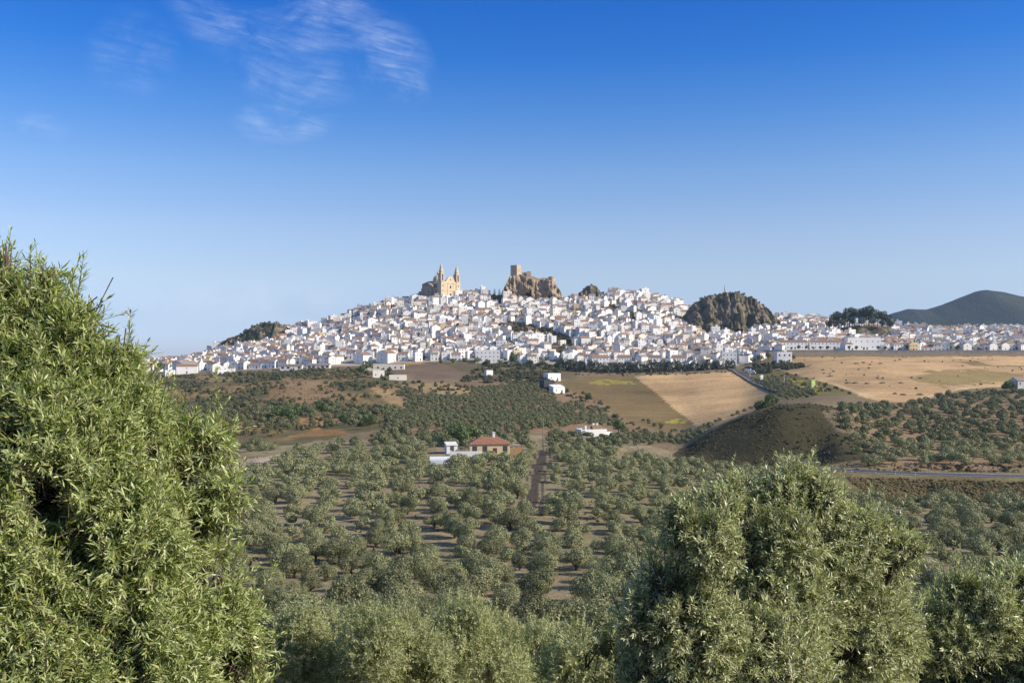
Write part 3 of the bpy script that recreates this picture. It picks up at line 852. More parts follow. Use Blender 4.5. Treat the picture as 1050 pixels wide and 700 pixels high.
shoots_tree('olive_tree', 'big bright yellow-green olive tree rising above the horizon at the edge of the view', 'tree', lob, b1, M['leaf_yellow'], 11, 0.22, 11, 0.053, 0.0085, 15500, trunk_r=0.13, gap=-0.34, leaders=0.025)

L2 = [(815, 528, 34), (805, 562, 40), (828, 590, 50), (770, 556, 42), (726, 556, 30), (850, 566, 52), (898, 580, 32), (690, 622, 42), (705, 655, 60), (785, 620, 75), (858, 640, 72), (908, 655, 36), (765, 700, 85), (855, 725, 82), (672, 690, 40), (780, 790, 100), (880, 800, 80), (700, 770, 60)]
L2s = [(815, 490, 16, .5), (800, 500, 20, .4), (834, 500, 18, .4), (755, 500, 14, .4), (738, 518, 20, .5), (700, 520, 14, .4), (905, 545, 16, .4), (935, 560, 14, .4), (790, 505, 16, .5), (848, 508, 16, .5), (918, 560, 16, .5), (668, 590, 18, .5), (700, 545, 18, .5), (648, 640, 14, .5), (880, 540, 20, .6)]
yy = lambda u: 8.6 - 1.1 * min(1, max(0, (790 - u) / 90))
lob = [lobe(u, v, r_, yy(u) + 0.35 * math.sin(u * 3.1 + v)) for u, v, r_ in L2] + [lobe(u, v, r_, yy(u), w) for u, v, r_, w in L2s]
b2 = (2.5, 8.9, g1(2.5, 8.9))
shoots_tree('olive_tree', 'silvery olive tree with a pointed topmost shoot standing before the dark shaded knoll', 'tree', lob, b2, M['leaf_right'], 12, 0.21, 10, 0.054, 0.0095, 10500, clump=0.24, gap=-0.32, leaders=0.06, trunk_r=0.11, up=0.42)

L3 = [(1000, 632, 42), (1045, 620, 42), (962, 655, 36), (1010, 690, 70), (1075, 680, 80), (945, 695, 36), (1120, 640, 70), (1000, 770, 80), (1090, 780, 90)]
L3s = [(1030, 592, 14, .5), (985, 598, 14, .5), (958, 618, 14, .5), (930, 660, 14, .5), (1052, 588, 16, .5)]
lob = [lobe(u, v, r_, 9.8 + 0.4 * math.sin(u * 2.1 + v)) for u, v, r_ in L3] + [lobe(u, v, r_, 9.8, w) for u, v, r_, w in L3s]
b3 = (5.0, 10.2, g1(5.0, 10.2))
shoots_tree('olive_tree', 'silvery olive tree cut by the lower corner of the view below the country road', 'tree', lob, b3, M['leaf_right'], 13, 0.21, 10, 0.054, 0.0095, 10000, clump=0.24, gap=-0.32, leaders=0.06, trunk_r=0.11, up=0.42)

def low_olive(label, lobs, Y, seed, dens=3300, mat='leaf_low', leaf=0.062, sl=0.2):
    lob = [lobe(u, v, r_, Y + 0.06 * Y * math.sin(u * 1.7 + v * 0.9)) for u, v, r_ in lobs]
    cx = sum(l[0][0] for l in lob) / len(lob); cy = Y
    shoots_tree('olive_tree', label, 'tree', lob, (cx, cy, g1(cx, cy)), M[mat], seed, sl, 6, leaf, 0.016, dens, trunk_r=0.14, up=0.6, stems=False, clump=0.4, gap=-0.2, leaders=0.1)
low_olive('pale olive tree in the lower centre gap beside the silvery pointed-top tree', [(600, 680, 40), (640, 668, 30), (570, 700, 36), (620, 720, 60), (590, 655, 20), (645, 700, 40)], 13.0, 21, 5200, leaf=0.058, sl=0.18)
low_olive('round olive crown directly beside the bright yellow-green tree at the bottom edge', [(300, 668, 42), (335, 652, 38), (280, 700, 40), (330, 700, 50), (312, 645, 24), (270, 660, 22), (300, 760, 60)], 19.0, 22)
low_olive('rounded grey-green olive crown, second from the bright yellow-green tree along the bottom edge', [(385, 660, 38), (415, 648, 30), (370, 690, 42), (420, 695, 48), (395, 640, 20), (440, 680, 30), (400, 760, 60)], 18.0, 23)
low_olive('broad olive crown at the bottom centre, third from the bright yellow-green tree', [(470, 655, 40), (505, 662, 36), (455, 690, 44), (505, 700, 46), (480, 636, 22), (530, 690, 34), (480, 760, 60)], 20.0, 24)
low_olive('olive crown at the bottom edge under the end of the dirt track', [(555, 672, 34), (535, 700, 40), (580, 700, 36), (550, 655, 20), (560, 740, 50)], 21.0, 25)
low_olive('dull olive crown peeping up behind the second and third bottom-edge crowns', [(430, 640, 32), (455, 634, 28), (400, 634, 26), (430, 668, 40), (360, 640, 26)], 27.0, 26, 1600, 'leaf_mid')
low_olive('small olive crown between the silvery pointed-top tree and the corner tree', [(930, 650, 30), (950, 640, 24), (915, 680, 36), (945, 690, 40), (935, 740, 50)], 15.0, 27, 3000)

# ------------------------------------------------------------------ olive groves
OL = [tree_proto(100 + i, 2.5 * (0.9 + 0.2 * random.random()), 1.85, 1.72, 12 + i % 5, 4600, 0.19, 0.45, 0.2, 'leaf_mid', stems=5, wisp=0.2, lobe_r=(0.2, 0.46), flat_bottom=-0.95) for i in range(9)]
OLM = [tree_proto(150 + i, 2.5, 1.85, 1.7, 12 + i % 5, 1500, 0.32, 0.45, 0.2, 'leaf_mid', stems=4, wisp=0.14, lobe_r=(0.22, 0.46), flat_bottom=-0.95, aspect=0.55)[2] for i in range(6)]
OLF = [tree_proto(200 + i, 2.4, 1.75, 1.6, 10 + i % 4, 760, 0.42, 0.5, 0.2, 'leaf_far', stems=3, aspect=0.62, lobe_r=(0.28, 0.48), flat_bottom=-0.95)[2] for i in range(6)]
def trackx(Y): return np.interp(Y, [p[1] for p in TRACK[::-1]], [p[0] for p in TRACK[::-1]], left=None) if Y > 160 else TRACK[-1][0] + (160 - Y) * -0.06
BLOCKED = []                                   # footprints kept clear of trees: (x, y, r)
grove = []                                     # (x, y, row, col, u, v, size)
for row in range(-14, 45):
    Y0 = 296 - row * 5.5 - (0.0 if row > 0 else 1.2 * row)
    for c in range(-52, 80):
        x = trackx(Y0) + (c + 0.5) * 4.8 + rng.normal() * 1.1 + (2.6 * math.sin(row * 2.4))
        y = Y0 + rng.normal() * 1.4 + 0.10 * (x - trackx(Y0))
        if y < 52: continue
        u = CU + F * x / y
        v = HV - F * g1(x, y) / y
        if u < -60 or u > 1120: continue
        if y > 182 and abs(x - trackx(y)) < 2.6: continue
        if y > 270 and 440 < u < 535 and y < 300: continue
        if 255 < y <= 270 and 436 < u < 468: continue                 # farmhouse yard
        if inpoly(u, v, [(225, 486), (240, 472), (290, 463), (296, 469), (252, 481), (238, 494)]): continue
        if inpoly(u, v, [(280, 462), (292, 444), (352, 439), (370, 447), (352, 455)]): continue
        d, _ = polydist(np.array([x]), np.array([y]), RXY)
        if d[0] < 8 or (u > 640 and y > 282) or (u > 850 and y > 226): continue
        if u > 800 and 572 < v < 588 and u < 1060 and rng.random() < 0.7: continue   # open soil strip
        if (u < 380 and y > 330) or (y > 385): continue
        if rng.random() < (0.07 if y > 150 else 0.02) + (0.25 if y > 150 and fbm(np.array([x / 25]), np.array([y / 30]), 2, 33)[0] > 0.33 else 0): continue
        grove.append([x, y, row, c, u, v, (0.52 + 0.55 * rng.random() ** 1.3) * (1.04 if y > 180 else 1.12)])
def hidden(u, v):
    return (u < 215) or (645 < u < 925 and v > 560) or (u < 260 and v > 560) or v > 690 or (u > 925 and v > 640)
order = sorted(range(len(grove)), key=lambda i: (hidden(grove[i][4], grove[i][5] - 20), -grove[i][6] / grove[i][1]))
chosen = set(order[:288])
rank = {}
for row in set(g[2] for g in grove):
    for sgn in (-1, 1):
        idx = sorted([i for i, g in enumerate(grove) if g[2] == row and (g[3] >= 0) == (sgn > 0)], key=lambda i: abs(grove[i][3] + 0.5))
        for k, i in enumerate(idx): rank[i] = (k + 1, 'right' if sgn > 0 else 'left')
first = {}
rest = []
for i, (x, y, row, c, u, v, s) in enumerate(grove):
    if i in chosen:
        sz = 'large' if s > 0.88 else ('small' if s < 0.64 else 'mid-sized')
        k, side = rank[i]
        put_tree('olive_tree', OL[int(rng.integers(len(OL)))], (x, y, g1(x, y) - 0.1), rng.uniform(0, 6.28), s,
                 f'{sz} olive tree, {nth(k)} {side} of the dirt track line, {nth(max(row, 0) + 1)} row below the red-roofed farmhouse', 'tree', 'olive trees of the valley grove', rng.uniform(0.88, 1.08))
    else:
        rest.append((x, y, s))

KEEP = [z[3] for z in ZONES if z[0] in ('straw', 'ploughed', 'straw bank', 'brown field', 'orange bank')]
def grid_points(poly, y0, y1, dx, dy, rot, jit, drop, rug=0.0):
    """planting points inside an outline seen from the viewpoint"""
    xs = [PX(u, y) for u, _ in poly for y in (y0, y1)]
    cx, cy = (min(xs) + max(xs)) / 2, (y0 + y1) / 2
    ext = max(max(xs) - min(xs), y1 - y0)
    nx, ny = int(ext / dx) + 2, int(ext / dy) + 2
    a, b = np.meshgrid(np.arange(-nx, nx) * dx, np.arange(-ny, ny) * dy)
    c, s_ = math.cos(R(rot)), math.sin(R(rot))
    X = cx + a * c - b * s_; Y = cy + a * s_ + b * c
    X = X + rng.normal(size=X.shape) * jit; Y = Y + rng.normal(size=X.shape) * jit
    X, Y = X.ravel(), Y.ravel()
    ok = (Y > y0) & (Y < y1); X, Y = X[ok], Y[ok]
    Z = ground(X, Y)
    u = CU + F * X / Y; v = HV - F * Z / Y
    ok = inpoly(u, v, poly) & (rng.random(len(X)) > drop)
    for q in KEEP: ok &= ~(inpoly(u, v, q) & (rng.random(len(X)) < 0.7))
    if rug: ok &= fbm(X / 18, Y / 18, 3, 91) > -rug
    return X[ok], Y[ok], Z[ok]
def add_rest(poly, y0, y1, dx, dy, rot, jit, drop, s0, s1, rug=0.0):
    X, Y, Z = grid_points(poly, y0, y1, dx, dy, rot, jit, drop, rug)
    rest.extend((x, y, rng.uniform(s0, s1)) for x, y in zip(X, Y))
add_rest([(396, 444), (402, 418), (440, 405), (452, 400), (560, 393), (572, 412), (610, 418), (640, 438), (600, 436), (560, 440), (470, 446)], 390, 760, 5.8, 7.4, 26, 0.5, 0.05, 0.75, 1.0)
add_rest([(626, 455), (640, 441), (690, 446), (715, 440), (740, 430), (700, 462)], 330, 520, 6.5, 7, 10, 1.2, 0.25, 0.5, 0.8)
add_rest([(852, 419), (905, 417), (930, 416), (985, 401), (1030, 398), (1200, 408), (1200, 484), (886, 478), (866, 446)], 266, 520, 6.4, 6.8, 18, 1.6, 0.10, 0.7, 1.15)
add_rest([(640, 425), (690, 445), (720, 440), (765, 420), (800, 411), (796, 409), (750, 428), (716, 438), (700, 444)], 420, 640, 6, 7, 0, 1.5, 0.25, 0.5, 0.8)
add_rest([(772, 392), (782, 386), (812, 395), (842, 404), (850, 415), (806, 410)], 540, 800, 4.5, 6, 20, 0.8, 0.12, 0.5, 0.75)
add_rest([(400, 416), (412, 398), (440, 403), (430, 416)], 500, 700, 6.5, 8, 20, 0.8, 0.2, 0.6, 0.9)
add_rest([(900, 492), (1100, 505), (1100, 516), (940, 512)], 206, 222, 6, 7, 0, 1, 0.2, 0.8, 1.1)
add_rest([(-160, 446), (300, 440), (400, 436), (402, 420), (330, 415), (-160, 424)], 400, 640, 7, 8, 15, 2.5, 0.2, 0.7, 1.3, 0.25)
P = np.array([(x, y, g1(x, y) - 0.1) for x, y, s in rest])
far = P[:, 1] > 315
sc = np.array([s for _, _, s in rest])
for sel, protos, mt in ((~far, OLM, 'leaf_mid'), (far, OLF, 'leaf_far')):
    if sel.any():
        scatter_mesh('olive_treeline' if mt == 'leaf_far' else 'olive_wood', protos, P[sel], rng.uniform(0, 6.28, sel.sum()), sc[sel], M[mt])
print('grove', len(grove), 'chosen', len(chosen), 'rest', len(rest), 'far', far.sum())

# scrub, weeds and hedgerow growth: uncountable ground cover
BU = [rhombs(*tree_bits) for tree_bits in [lobes_crown(np.random.default_rng(300 + i), 6, 260, 1.0, 0.8, 0.45, 0.34, flat_bottom=-0.6, wisp=0.2, aspect=0.6)[:5] for i in range(5)]]
def scrub(name, poly, y0, y1, n, s0, s1, mat, rug=9.0, clump=16):
    xs = [PX(u, y) for u, _ in poly for y in (y0, y1)]
    X = rng.uniform(min(xs), max(xs), n * 6); Y = rng.uniform(y0, y1, n * 6)
    Z = ground(X, Y); u = CU + F * X / Y; v = HV - F * Z / Y
    ok = inpoly(u, v, poly) & (fbm(X / clump, Y / clump, 3, 17) > -rug)
    if mat != 'leaf_bank':
        for q in KEEP: ok &= ~(inpoly(u, v, q) & (rng.random(len(X)) < 0.72))
    X, Y, Z = X[ok][:n], Y[ok][:n], Z[ok][:n]
    if len(X):
        scatter_mesh(name, BU, np.stack([X, Y, Z], 1), rng.uniform(0, 6.28, len(X)), rng.uniform(s0, s1, len(X)) ** 1.0, M[mat], sz=rng.uniform(0.6, 1.2, len(X)))
scrub('undergrowth', [(-160, 464), (-160, 391), (240, 384), (330, 384), (395, 388), (400, 436), (300, 442), (230, 462)], 380, 920, 2500, 0.7, 2.3, 'leaf_bush', 0.02, 24)
scrub('dry_grass', [(-160, 464), (-160, 391), (240, 384), (330, 384), (395, 388), (400, 436), (300, 442), (230, 462)], 380, 920, 2200, 0.35, 1.1, 'leaf_bank', 0.25, 16)
scrub('undergrowth', [(385, 402), (400, 392), (470, 392), (500, 388), (480, 402), (430, 410)], 620, 860, 160, 0.8, 2.2, 'leaf_bush', 0.1, 14)
scrub('undergrowth', [(470, 392), (490, 377), (500, 373), (575, 373), (572, 392), (500, 398)], 740, 905, 420, 0.9, 2.8, 'leaf_bush', 0.2, 14)
scrub('undergrowth', [(230, 392), (230, 382), (300, 380), (405, 376), (405, 392), (380, 396)], 760, 905, 300, 0.9, 2.4, 'leaf_bush', 0.15, 14)
scrub('undergrowth', [(692, 464), (720, 446), (760, 428), (800, 412), (862, 413), (888, 440), (898, 478), (760, 484)], 286, 372, 420, 0.2, 0.6, 'leaf_bush', 0.0, 9)
scrub('dry_grass', [(692, 464), (720, 446), (760, 428), (800, 412), (862, 413), (888, 440), (898, 478), (760, 484)], 286, 372, 1500, 0.12, 0.36, 'leaf_bank', 0.4, 9)
scrub('dry_grass', [(866, 489), (1150, 497), (1150, 519), (900, 514)], 214, 250, 3600, 0.15, 0.5, 'leaf_bank', 0.4, 8)
scrub('undergrowth', [(866, 491), (1150, 499), (1150, 519), (900, 514)], 214, 240, 90, 0.25, 0.7, 'leaf_bush', -0.1, 8)
scrub('undergrowth', [(870, 486), (1150, 486), (1150, 478), (890, 476)], 256, 272, 80, 0.3, 0.8, 'leaf_bush', 0.1, 8)
scrub('dry_grass', [(700, 484), (870, 488), (1150, 490), (1150, 476), (890, 474), (700, 470)], 255, 300, 1200, 0.12, 0.4, 'leaf_bank', 0.3, 8)
scrub('undergrowth', [(755, 380), (790, 372), (825, 374), (822, 381), (790, 384)], 780, 886, 120, 1.2, 2.6, 'leaf_bush', 0.3, 14)
scrub('undergrowth', [(765, 384), (810, 382), (850, 396), (900, 412), (860, 416), (800, 411)], 520, 840, 260, 0.5, 1.4, 'leaf_bush', 0.05, 10)
scrub('undergrowth', [(574, 395), (600, 404), (660, 440), (700, 446), (660, 446), (610, 420), (575, 404)], 470, 800, 160, 0.7, 1.8, 'leaf_bush', 0.1, 12)
scrub('undergrowth', [(560, 386), (600, 383), (750, 380), (755, 383), (640, 388), (590, 391)], 820, 870, 90, 0.5, 1.2, 'leaf_bush', 0.2, 12)
scrub('undergrowth', [(810, 366), (1060, 366), (1060, 398), (930, 410), (830, 388)], 560, 880, 70, 0.4, 1.0, 'leaf_bush', -0.12, 12)
for k, poly in enumerate(CLIFFS):
    scrub('undergrowth', poly, 890, 1230, (300, 70, 70, 40)[k], 1.0, 2.8, 'leaf_bush', 0.12, 14)
scrub('weeds', [(-60, 690), (-60, 460), (720, 446), (720, 690)], 56, 330, 4500, 0.06, 0.26, 'leaf_bush', 0.05, 12)
# ------------------------------------------------------------------ rocks and landmark hills
def crag(name, u0, u1, Yc, depth, top, base_v, mat, front=4.0, back=14.0, seed=0, rug=2.0, nx=150, ny=90, rot=0.0):
    """a rocky outcrop: skyline heights given along its length, steep faces broken by clefts; heights in photo rows at distance Yc"""
    x0, x1 = PX(u0, Yc), PX(u1, Yc)
    xs = np.linspace(x0, x1, nx)
    t = np.linspace(0, 1, ny); ys = Yc - depth * 0.5 + depth * np.where(t < 0.5, 0.5 * (2 * t) ** 1.6, 1 - 0.5 * (2 * (1 - t)) ** 1.2)
    X, Y = np.meshgrid(xs, ys)
    tu = [p[0] for p in top]; tv = [p[1] for p in top]
    u = CU + F * xs / Yc
    Ht = PZ(np.interp(u, tu, tv), Yc)[None, :]
    Zb = ground(X, Y) - 1.0
    # ragged plan outline
    off = fbm(X / 9, Y * 0 + seed, 4, seed + 3) * rug * 2.2
    df = (Y + off) - (Yc - depth * 0.5); db = (Yc + depth * 0.5) - Y
    w = np.clip(df / front, 0, 1) ** 0.8 * np.clip(db / back, 0, 1)
    w = w * np.clip((X - x0) / 3.0, 0, 1) * np.clip((x1 - X) / 3.0, 0, 1)
    h = np.maximum(Ht - Zb, 0)
    steps = 1 - 2.2 * np.abs(fbm(X / 13, Y / 13, 2, seed + 9)) + 0.8 * fbm(X / 6, Y / 6, 3, seed + 10)
    Z = Zb + h * w * (0.94 + 0.13 * (steps - 0.4) * np.where(w > 0.97, 0.35, 1)) + fbm(X / 2.6, Y / 2.6, 3, seed + 12) * rug * 0.5 * np.where(w > 0.97, 0.3, 1)
    Yd = Y + (fbm(X / 6.5, Z / 6, 4, seed + 15) * 1.9 + fbm(X / 2.2, Z / 3, 2, seed + 18) * 0.6) * rug * np.clip(w * (1.2 - w) * 4, 0, 1)
    V = np.stack([X, Yd, Z], -1).reshape(-1, 3)
    i = np.arange(ny - 1)[:, None] * nx + np.arange(nx - 1)[None, :]
    Q = np.stack([i, i + 1, i + 1 + nx, i + nx], -1).reshape(-1, 4)
    props(link(name, np_mesh(name, V, Q, [mat], None, False)), kind='structure')
    fZ = lambda uu: float(PZ(np.interp(uu, tu, tv), Yc))
    return V, fZ

def rockmat(name, c1, c2, veg, cover=0.5):
    m, t = material(name)
    g = t.n('ShaderNodeNewGeometry')
    st = t.n('ShaderNodeVectorMath', {0: g.outputs['Position'], 1: (1, 1, 0.45)}, operation='MULTIPLY').outputs[0]
    n1 = t.noise(st, 0.22, 8, 0.68); n2 = t.noise(g.outputs['Position'], 0.10, 5, 0.6)
    c = t.ramp(n1, [(0.30, c2), (0.5, c1), (0.7, tuple(min(1, x * 1.35) for x in c1))])
    sep = t.n('ShaderNodeSeparateXYZ', {0: g.outputs['Normal']})
    vg = t.math('MULTIPLY', t.mapr(n2, cover - 0.06, cover + 0.05), t.mapr(sep.outputs[2], -0.2, 0.6, 0.35, 1.0))
    c = t.mix(vg, c, veg)
    bp = t.n('ShaderNodeBump', {'Height': n1, 'Strength': 0.8, 'Distance': 1.6})
    b = t.n('ShaderNodeBsdfPrincipled', {'Base Color': c, 'Roughness': 0.95, 'Specular IOR Level': 0.1, 'Normal': bp.outputs[0]})
    t.n('ShaderNodeOutputMaterial', {0: b.outputs[0]})
    return m
M['rock'] = rockmat('castle_rock', (0.33, 0.25, 0.17), (0.14, 0.10, 0.07), (0.07, 0.065, 0.035), 0.60)
M['rock_dark'] = rockmat('dark_crag', (0.19, 0.148, 0.112), (0.075, 0.06, 0.048), (0.055, 0.06, 0.03), 0.50)
CASTLE_TOP = [(513, 304), (516, 297), (520, 289), (523, 282.5), (533, 281), (537, 283), (543, 285), (552, 287), (560, 287), (568, 287.5), (571, 293), (574, 299), (577, 306)]
crag('castle_rock_hill', 512, 578, 1196, 44, CASTLE_TOP, 307, M['rock'], 5.0, 16, 3, 2.6, 220, 130)
ROCKY_TOP = [(700, 331), (705, 318), (712, 310), (722, 304), (734, 300.5), (748, 299), (758, 299.5), (768, 304), (778, 310), (788, 318), (794, 325), (799, 333)]
RV, _ = crag('rocky_hill', 699, 800, 1096, 74, ROCKY_TOP, 331, M['rock_dark'], 30, 34, 7, 3.0, 190, 110)
crag('pine_hill', 842, 922, 1062, 70, [(842, 345), (850, 340), (858, 336), (875, 333.5), (900, 333.5), (910, 336), (922, 343)], 344, M['rock_dark'], 26, 30, 9, 1.2, 110, 70)
LV, _ = crag('dark_crag_hill', 226, 302, 1150, 60, [(226, 352), (236, 347), (250, 341), (260, 333), (270, 330.5), (284, 330), (292, 334), (302, 341)], 350, M['rock_dark'], 24, 26, 11, 2.4, 120, 80)
SV, _ = crag('small_crag_hill', 590, 616, 1180, 34, [(590, 307), (594, 300), (600, 294.5), (606, 292), (612, 294), (616, 301)], 304, M['rock_dark'], 12, 14, 13, 1.6, 70, 50)

# ------------------------------------------------------------------ houses
def house_parts(W, D, H, roof='gable', cols=3, storeys=2, chimney=True, wall='white', tile='tile', ends=1, door=True, pitch=0.42, back=False, win=(0.8, 1.0)):
    """list of (part name, MB, material key); origin at the middle of the base, street front towards -y"""
    out = []
    x, y = W / 2, D / 2
    b = MB()
    rise = y * pitch * 2 if roof in ('gable', 'shed') else y * pitch * 1.2
    if roof == 'gable':
        b.prism([(-y, -2.5), (y, -2.5), (y, H), (0, H + y * pitch), (-y, H)], -x, x, 'x')
        r = MB(); o = 0.28; s_ = pitch
        for sg in (-1, 1):
            r.prism([(sg * (y + o), H - o * s_ + 0.03), (0, H + y * s_ + 0.03), (0, H + y * s_ + 0.19), (sg * (y + o), H - o * s_ + 0.19)], -x - 0.14, x + 0.14, 'x')
        top = H + y * pitch
    elif roof == 'shed':
        b.prism([(-y, -2.5), (y, -2.5), (y, H + D * pitch * 0.6), (-y, H)], -x, x, 'x')
        r = MB(); k = pitch * 0.6
        r.prism([(-y - .25, H - .25 * k + 0.03), (y + .2, H + (D + .2) * k + 0.03), (y + .2, H + (D + .2) * k + 0.18), (-y - .25, H - .25 * k + 0.18)], -x - 0.1, x + 0.1, 'x')
        top = H + D * k
    elif roof == 'hip':
        b.box(-x, x, -y, y, -2.5, H)
        r = MB(); o = 0.35; hz = y * pitch * 1.25; rl = max(0.3, x - y)
        vs = [(-x - o, -y - o, H + 0.02), (x + o, -y - o, H + 0.02), (x + o, y + o, H + 0.02), (-x - o, y + o, H + 0.02), (-rl, 0, H + hz), (rl, 0, H + hz),
              (-x - o, -y - o, H - 0.12), (x + o, -y - o, H - 0.12), (x + o, y + o, H - 0.12), (-x - o, y + o, H - 0.12)]
        r.add(vs, [(0, 1, 5, 4), (1, 2, 5), (2, 3, 4, 5), (3, 0, 4), (9, 8, 7, 6), (6, 7, 1, 0), (7, 8, 2, 1), (8, 9, 3, 2), (9, 6, 0, 3)])
        top = H + hz
    else:
        b.box(-x, x, -y, y, -2.5, H)
        pz = H + 0.8
        for (a0, a1, c0, c1) in ((-x, x, -y, -y + .22), (-x, x, y - .22, y), (-x, -x + .22, -y + .22, y - .22), (x - .22, x, -y + .22, y - .22)):
            b.box(a0, a1, c0, c1, H, pz)
        r = MB(); r.box(-x + .23, x - .23, -y + .23, y - .23, H + 0.004, H + 0.07)
        top = H
        if chimney:                              # stair head on the terrace
            b.box(x * 0.2, x * 0.2 + 2.4, y - 2.6, y - 0.23, H + 0.08, H + 2.5)
    out.append(('wall', b, wall)); out.append(('roof', r, tile))
    sh = H / storeys
    ww, wh = win
    dcol = cols // 2 if door else -1
    sides = [(-1, cols)] + ([(1, cols)] if back else [])
    for sg, n in sides:
        for s_ in range(storeys):
            for c in range(n):
                cx = -x + W * (c + 0.5) / n
                z0 = s_ * sh + sh * 0.36
                if s_ == 0 and c == dcol and sg < 0:
                    dm = MB().box(cx - 0.55, cx + 0.55, -y - 0.05, -y + 0.02, 0.05, 2.15)
                    out.append(('door', dm, 'wood')); continue
                wm = MB().box(cx - ww / 2, cx + ww / 2, sg * (y + 0.04) if sg < 0 else y - 0.02, -y + 0.02 if sg < 0 else y + 0.04, z0, min(z0 + wh, (s_ + 1) * sh - 0.2))
                out.append(('window', wm, 'glass'))
    for e in (1, -1):
        for s_ in range(storeys):
            for c in range(ends):
                cy = -y + D * (c + 0.5) / ends + 0.3
                z0 = s_ * sh + sh * 0.38
                wm = MB().box(x - 0.02 if e > 0 else -x - 0.04, x + 0.04 if e > 0 else -x + 0.02, cy - 0.4, cy + 0.4, z0, min(z0 + 1.1, (s_ + 1) * sh - 0.2))
                out.append(('window', wm, 'glass'))
    if chimney and roof != 'flat':
        ch = MB().box(x * 0.45, x * 0.45 + 0.6, y * 0.3, y * 0.3 + 0.6, top - 0.9, top + 0.75)
        ch.box(x * 0.45 - 0.08, x * 0.45 + 0.68, y * 0.3 - 0.08, y * 0.3 + 0.68, top + 0.754, top + 0.86)
        out.append(('chimney', ch, wall))
    return out

def put_house(name, parts, loc, rz, label, cat='house', group=None, extra=None):
    o = props(empty(name, loc, rz), label, cat, group)
    roof = None
    for n, mb, mk in parts + (extra or []):
        ch = mb.build(n, M[mk], o)
        if n == 'roof': roof = ch
        if n == 'chimney' and roof is not None: ch.parent = roof
    return o

PROTO_SPEC = [
    (8.5, 7.5, 5.8, 'gable', 3, 2, True, 'white', 'tile', 'gabled', 'two-storey'), (7.0, 7.0, 6.0, 'gable', 2, 2, True, 'white', 'tile2', 'gabled', 'narrow two-storey'),
    (11, 8, 6.0, 'gable', 4, 2, True, 'white', 'tile', 'gabled', 'long two-storey'), (7.5, 8.5, 6.4, 'flat', 2, 2, True, 'white', 'tile2', 'flat-roofed', 'two-storey'),
    (9.5, 8, 8.8, 'flat', 3, 3, True, 'white', 'tile', 'flat-roofed', 'three-storey'), (8, 6.5, 3.4, 'gable', 2, 1, True, 'white', 'tile3', 'red-tiled', 'single-storey'),
    (9, 7, 5.5, 'shed', 3, 2, False, 'white', 'tile', 'lean-to-roofed', 'two-storey'), (8, 8, 8.6, 'gable', 3, 3, True, 'white', 'tile2', 'gabled', 'three-storey'),
    (6.5, 6.5, 5.4, 'flat', 2, 2, False, 'white2', 'tile2', 'flat-roofed warm', 'small two-storey'), (8.5, 7.5, 5.8, 'hip', 3, 2, True, 'white', 'tile', 'hip-roofed', 'two-storey'),
    (9, 7, 6.2, 'gable', 3, 2, True, 'white2', 'tile', 'gabled warm', 'two-storey'), (7, 9, 6.0, 'gable', 2, 2, True, 'white3', 'tile2', 'gabled greyish', 'two-storey'),
    (8, 8, 6.0, 'flat', 3, 2, True, 'cream', 'tile', 'flat-roofed cream', 'two-storey'), (12, 8, 3.5, 'gable', 4, 1, True, 'white', 'tile', 'gabled', 'long low'),
]
PROTO_W = np.array([10, 10, 5, 9, 4, 4, 6, 4, 7, 4, 5, 6, 1, 3.0]); PROTO_W /= PROTO_W.sum()
PROTO_PARTS = [house_parts(a[0], a[1], a[2], a[3], a[4], a[5], a[6], a[7], a[8]) for a in PROTO_SPEC]

# town layout: terraces following the slope, streets between, kept clear of cliffs and landmarks
houses = []                                     # x, y, rz, proto, row, u, scale
CLEAR = [(PX(455, 1200), 1203, 22), (PX(440, 1200), 1216, 24), (PX(728, 1096), 1098, 33), (PX(752, 1096), 1094, 36), (PX(776, 1096), 1100, 30), (PX(880, 1062), 1062, 38), (PX(266, 1150), 1150, 34), (PX(544, 1196), 1196, 30), (PX(524, 1196), 1196, 22), (PX(566, 1196), 1196, 20), (PX(603, 1180), 1180, 14)]
CLEARBOX = []
for row in range(29):
    for k in range(-88, 132):
        base_y = 0
        u_g = CU + (k * 8.7) / 950 * F
        low = np.interp(u_g, LOW_U, LOW_Y)
        y = low + 7 + row * 11.4 + 6.0 * float(vnoise(k * 0.21, row * 0.7, 5)) + rng.normal() * 2.0
        x = (k * 8.7 + rng.normal() * 1.6 + (row % 2) * 4.3) * (y / 950)**0.2
        if y > YR + 25 or y < low + 3: continue
        u = CU + F * x / y
        if u < 146 or u > 1085: continue
        if u < 215 and (row > 14 or rng.random() < 0.25): continue
        z = g1(x, y); v = HV - F * z / y
        if any(inpoly(u, v, p) for p in CLIFFS): continue
        if any((x - a) ** 2 + (y - b) ** 2 < (r_ + 4) ** 2 for a, b, r_ in CLEAR): continue
        if u > 590 and u < 775 and y < 905 and 640 < u and row == 0 and False: continue
        dens = fbm(x / 60, y / 40, 3, 71)
        if rng.random() < 0.07 + (0.35 if dens < -0.32 else 0): continue
        p = int(rng.choice(len(PROTO_SPEC), p=PROTO_W))
        # frontages follow the contour: the slope turns away at both shoulders of the hill
        turn = 0.18 + 0.30 * math.sin(x / 130.0 + 0.4) + 0.5 * float(vnoise(x / 55, y / 30, 6)) + rng.normal() * 0.2
        if rng.random() < 0.4: turn += math.pi / 2
        if row < 1 and p in (4, 7): p = 0
        houses.append([x, y, turn, p, row, u, v])
HAND = []                                       # footprints of the individually modelled blocks, filled below
def clear_for(u, Y, r): HAND.append((PX(u, Y), Y, r))
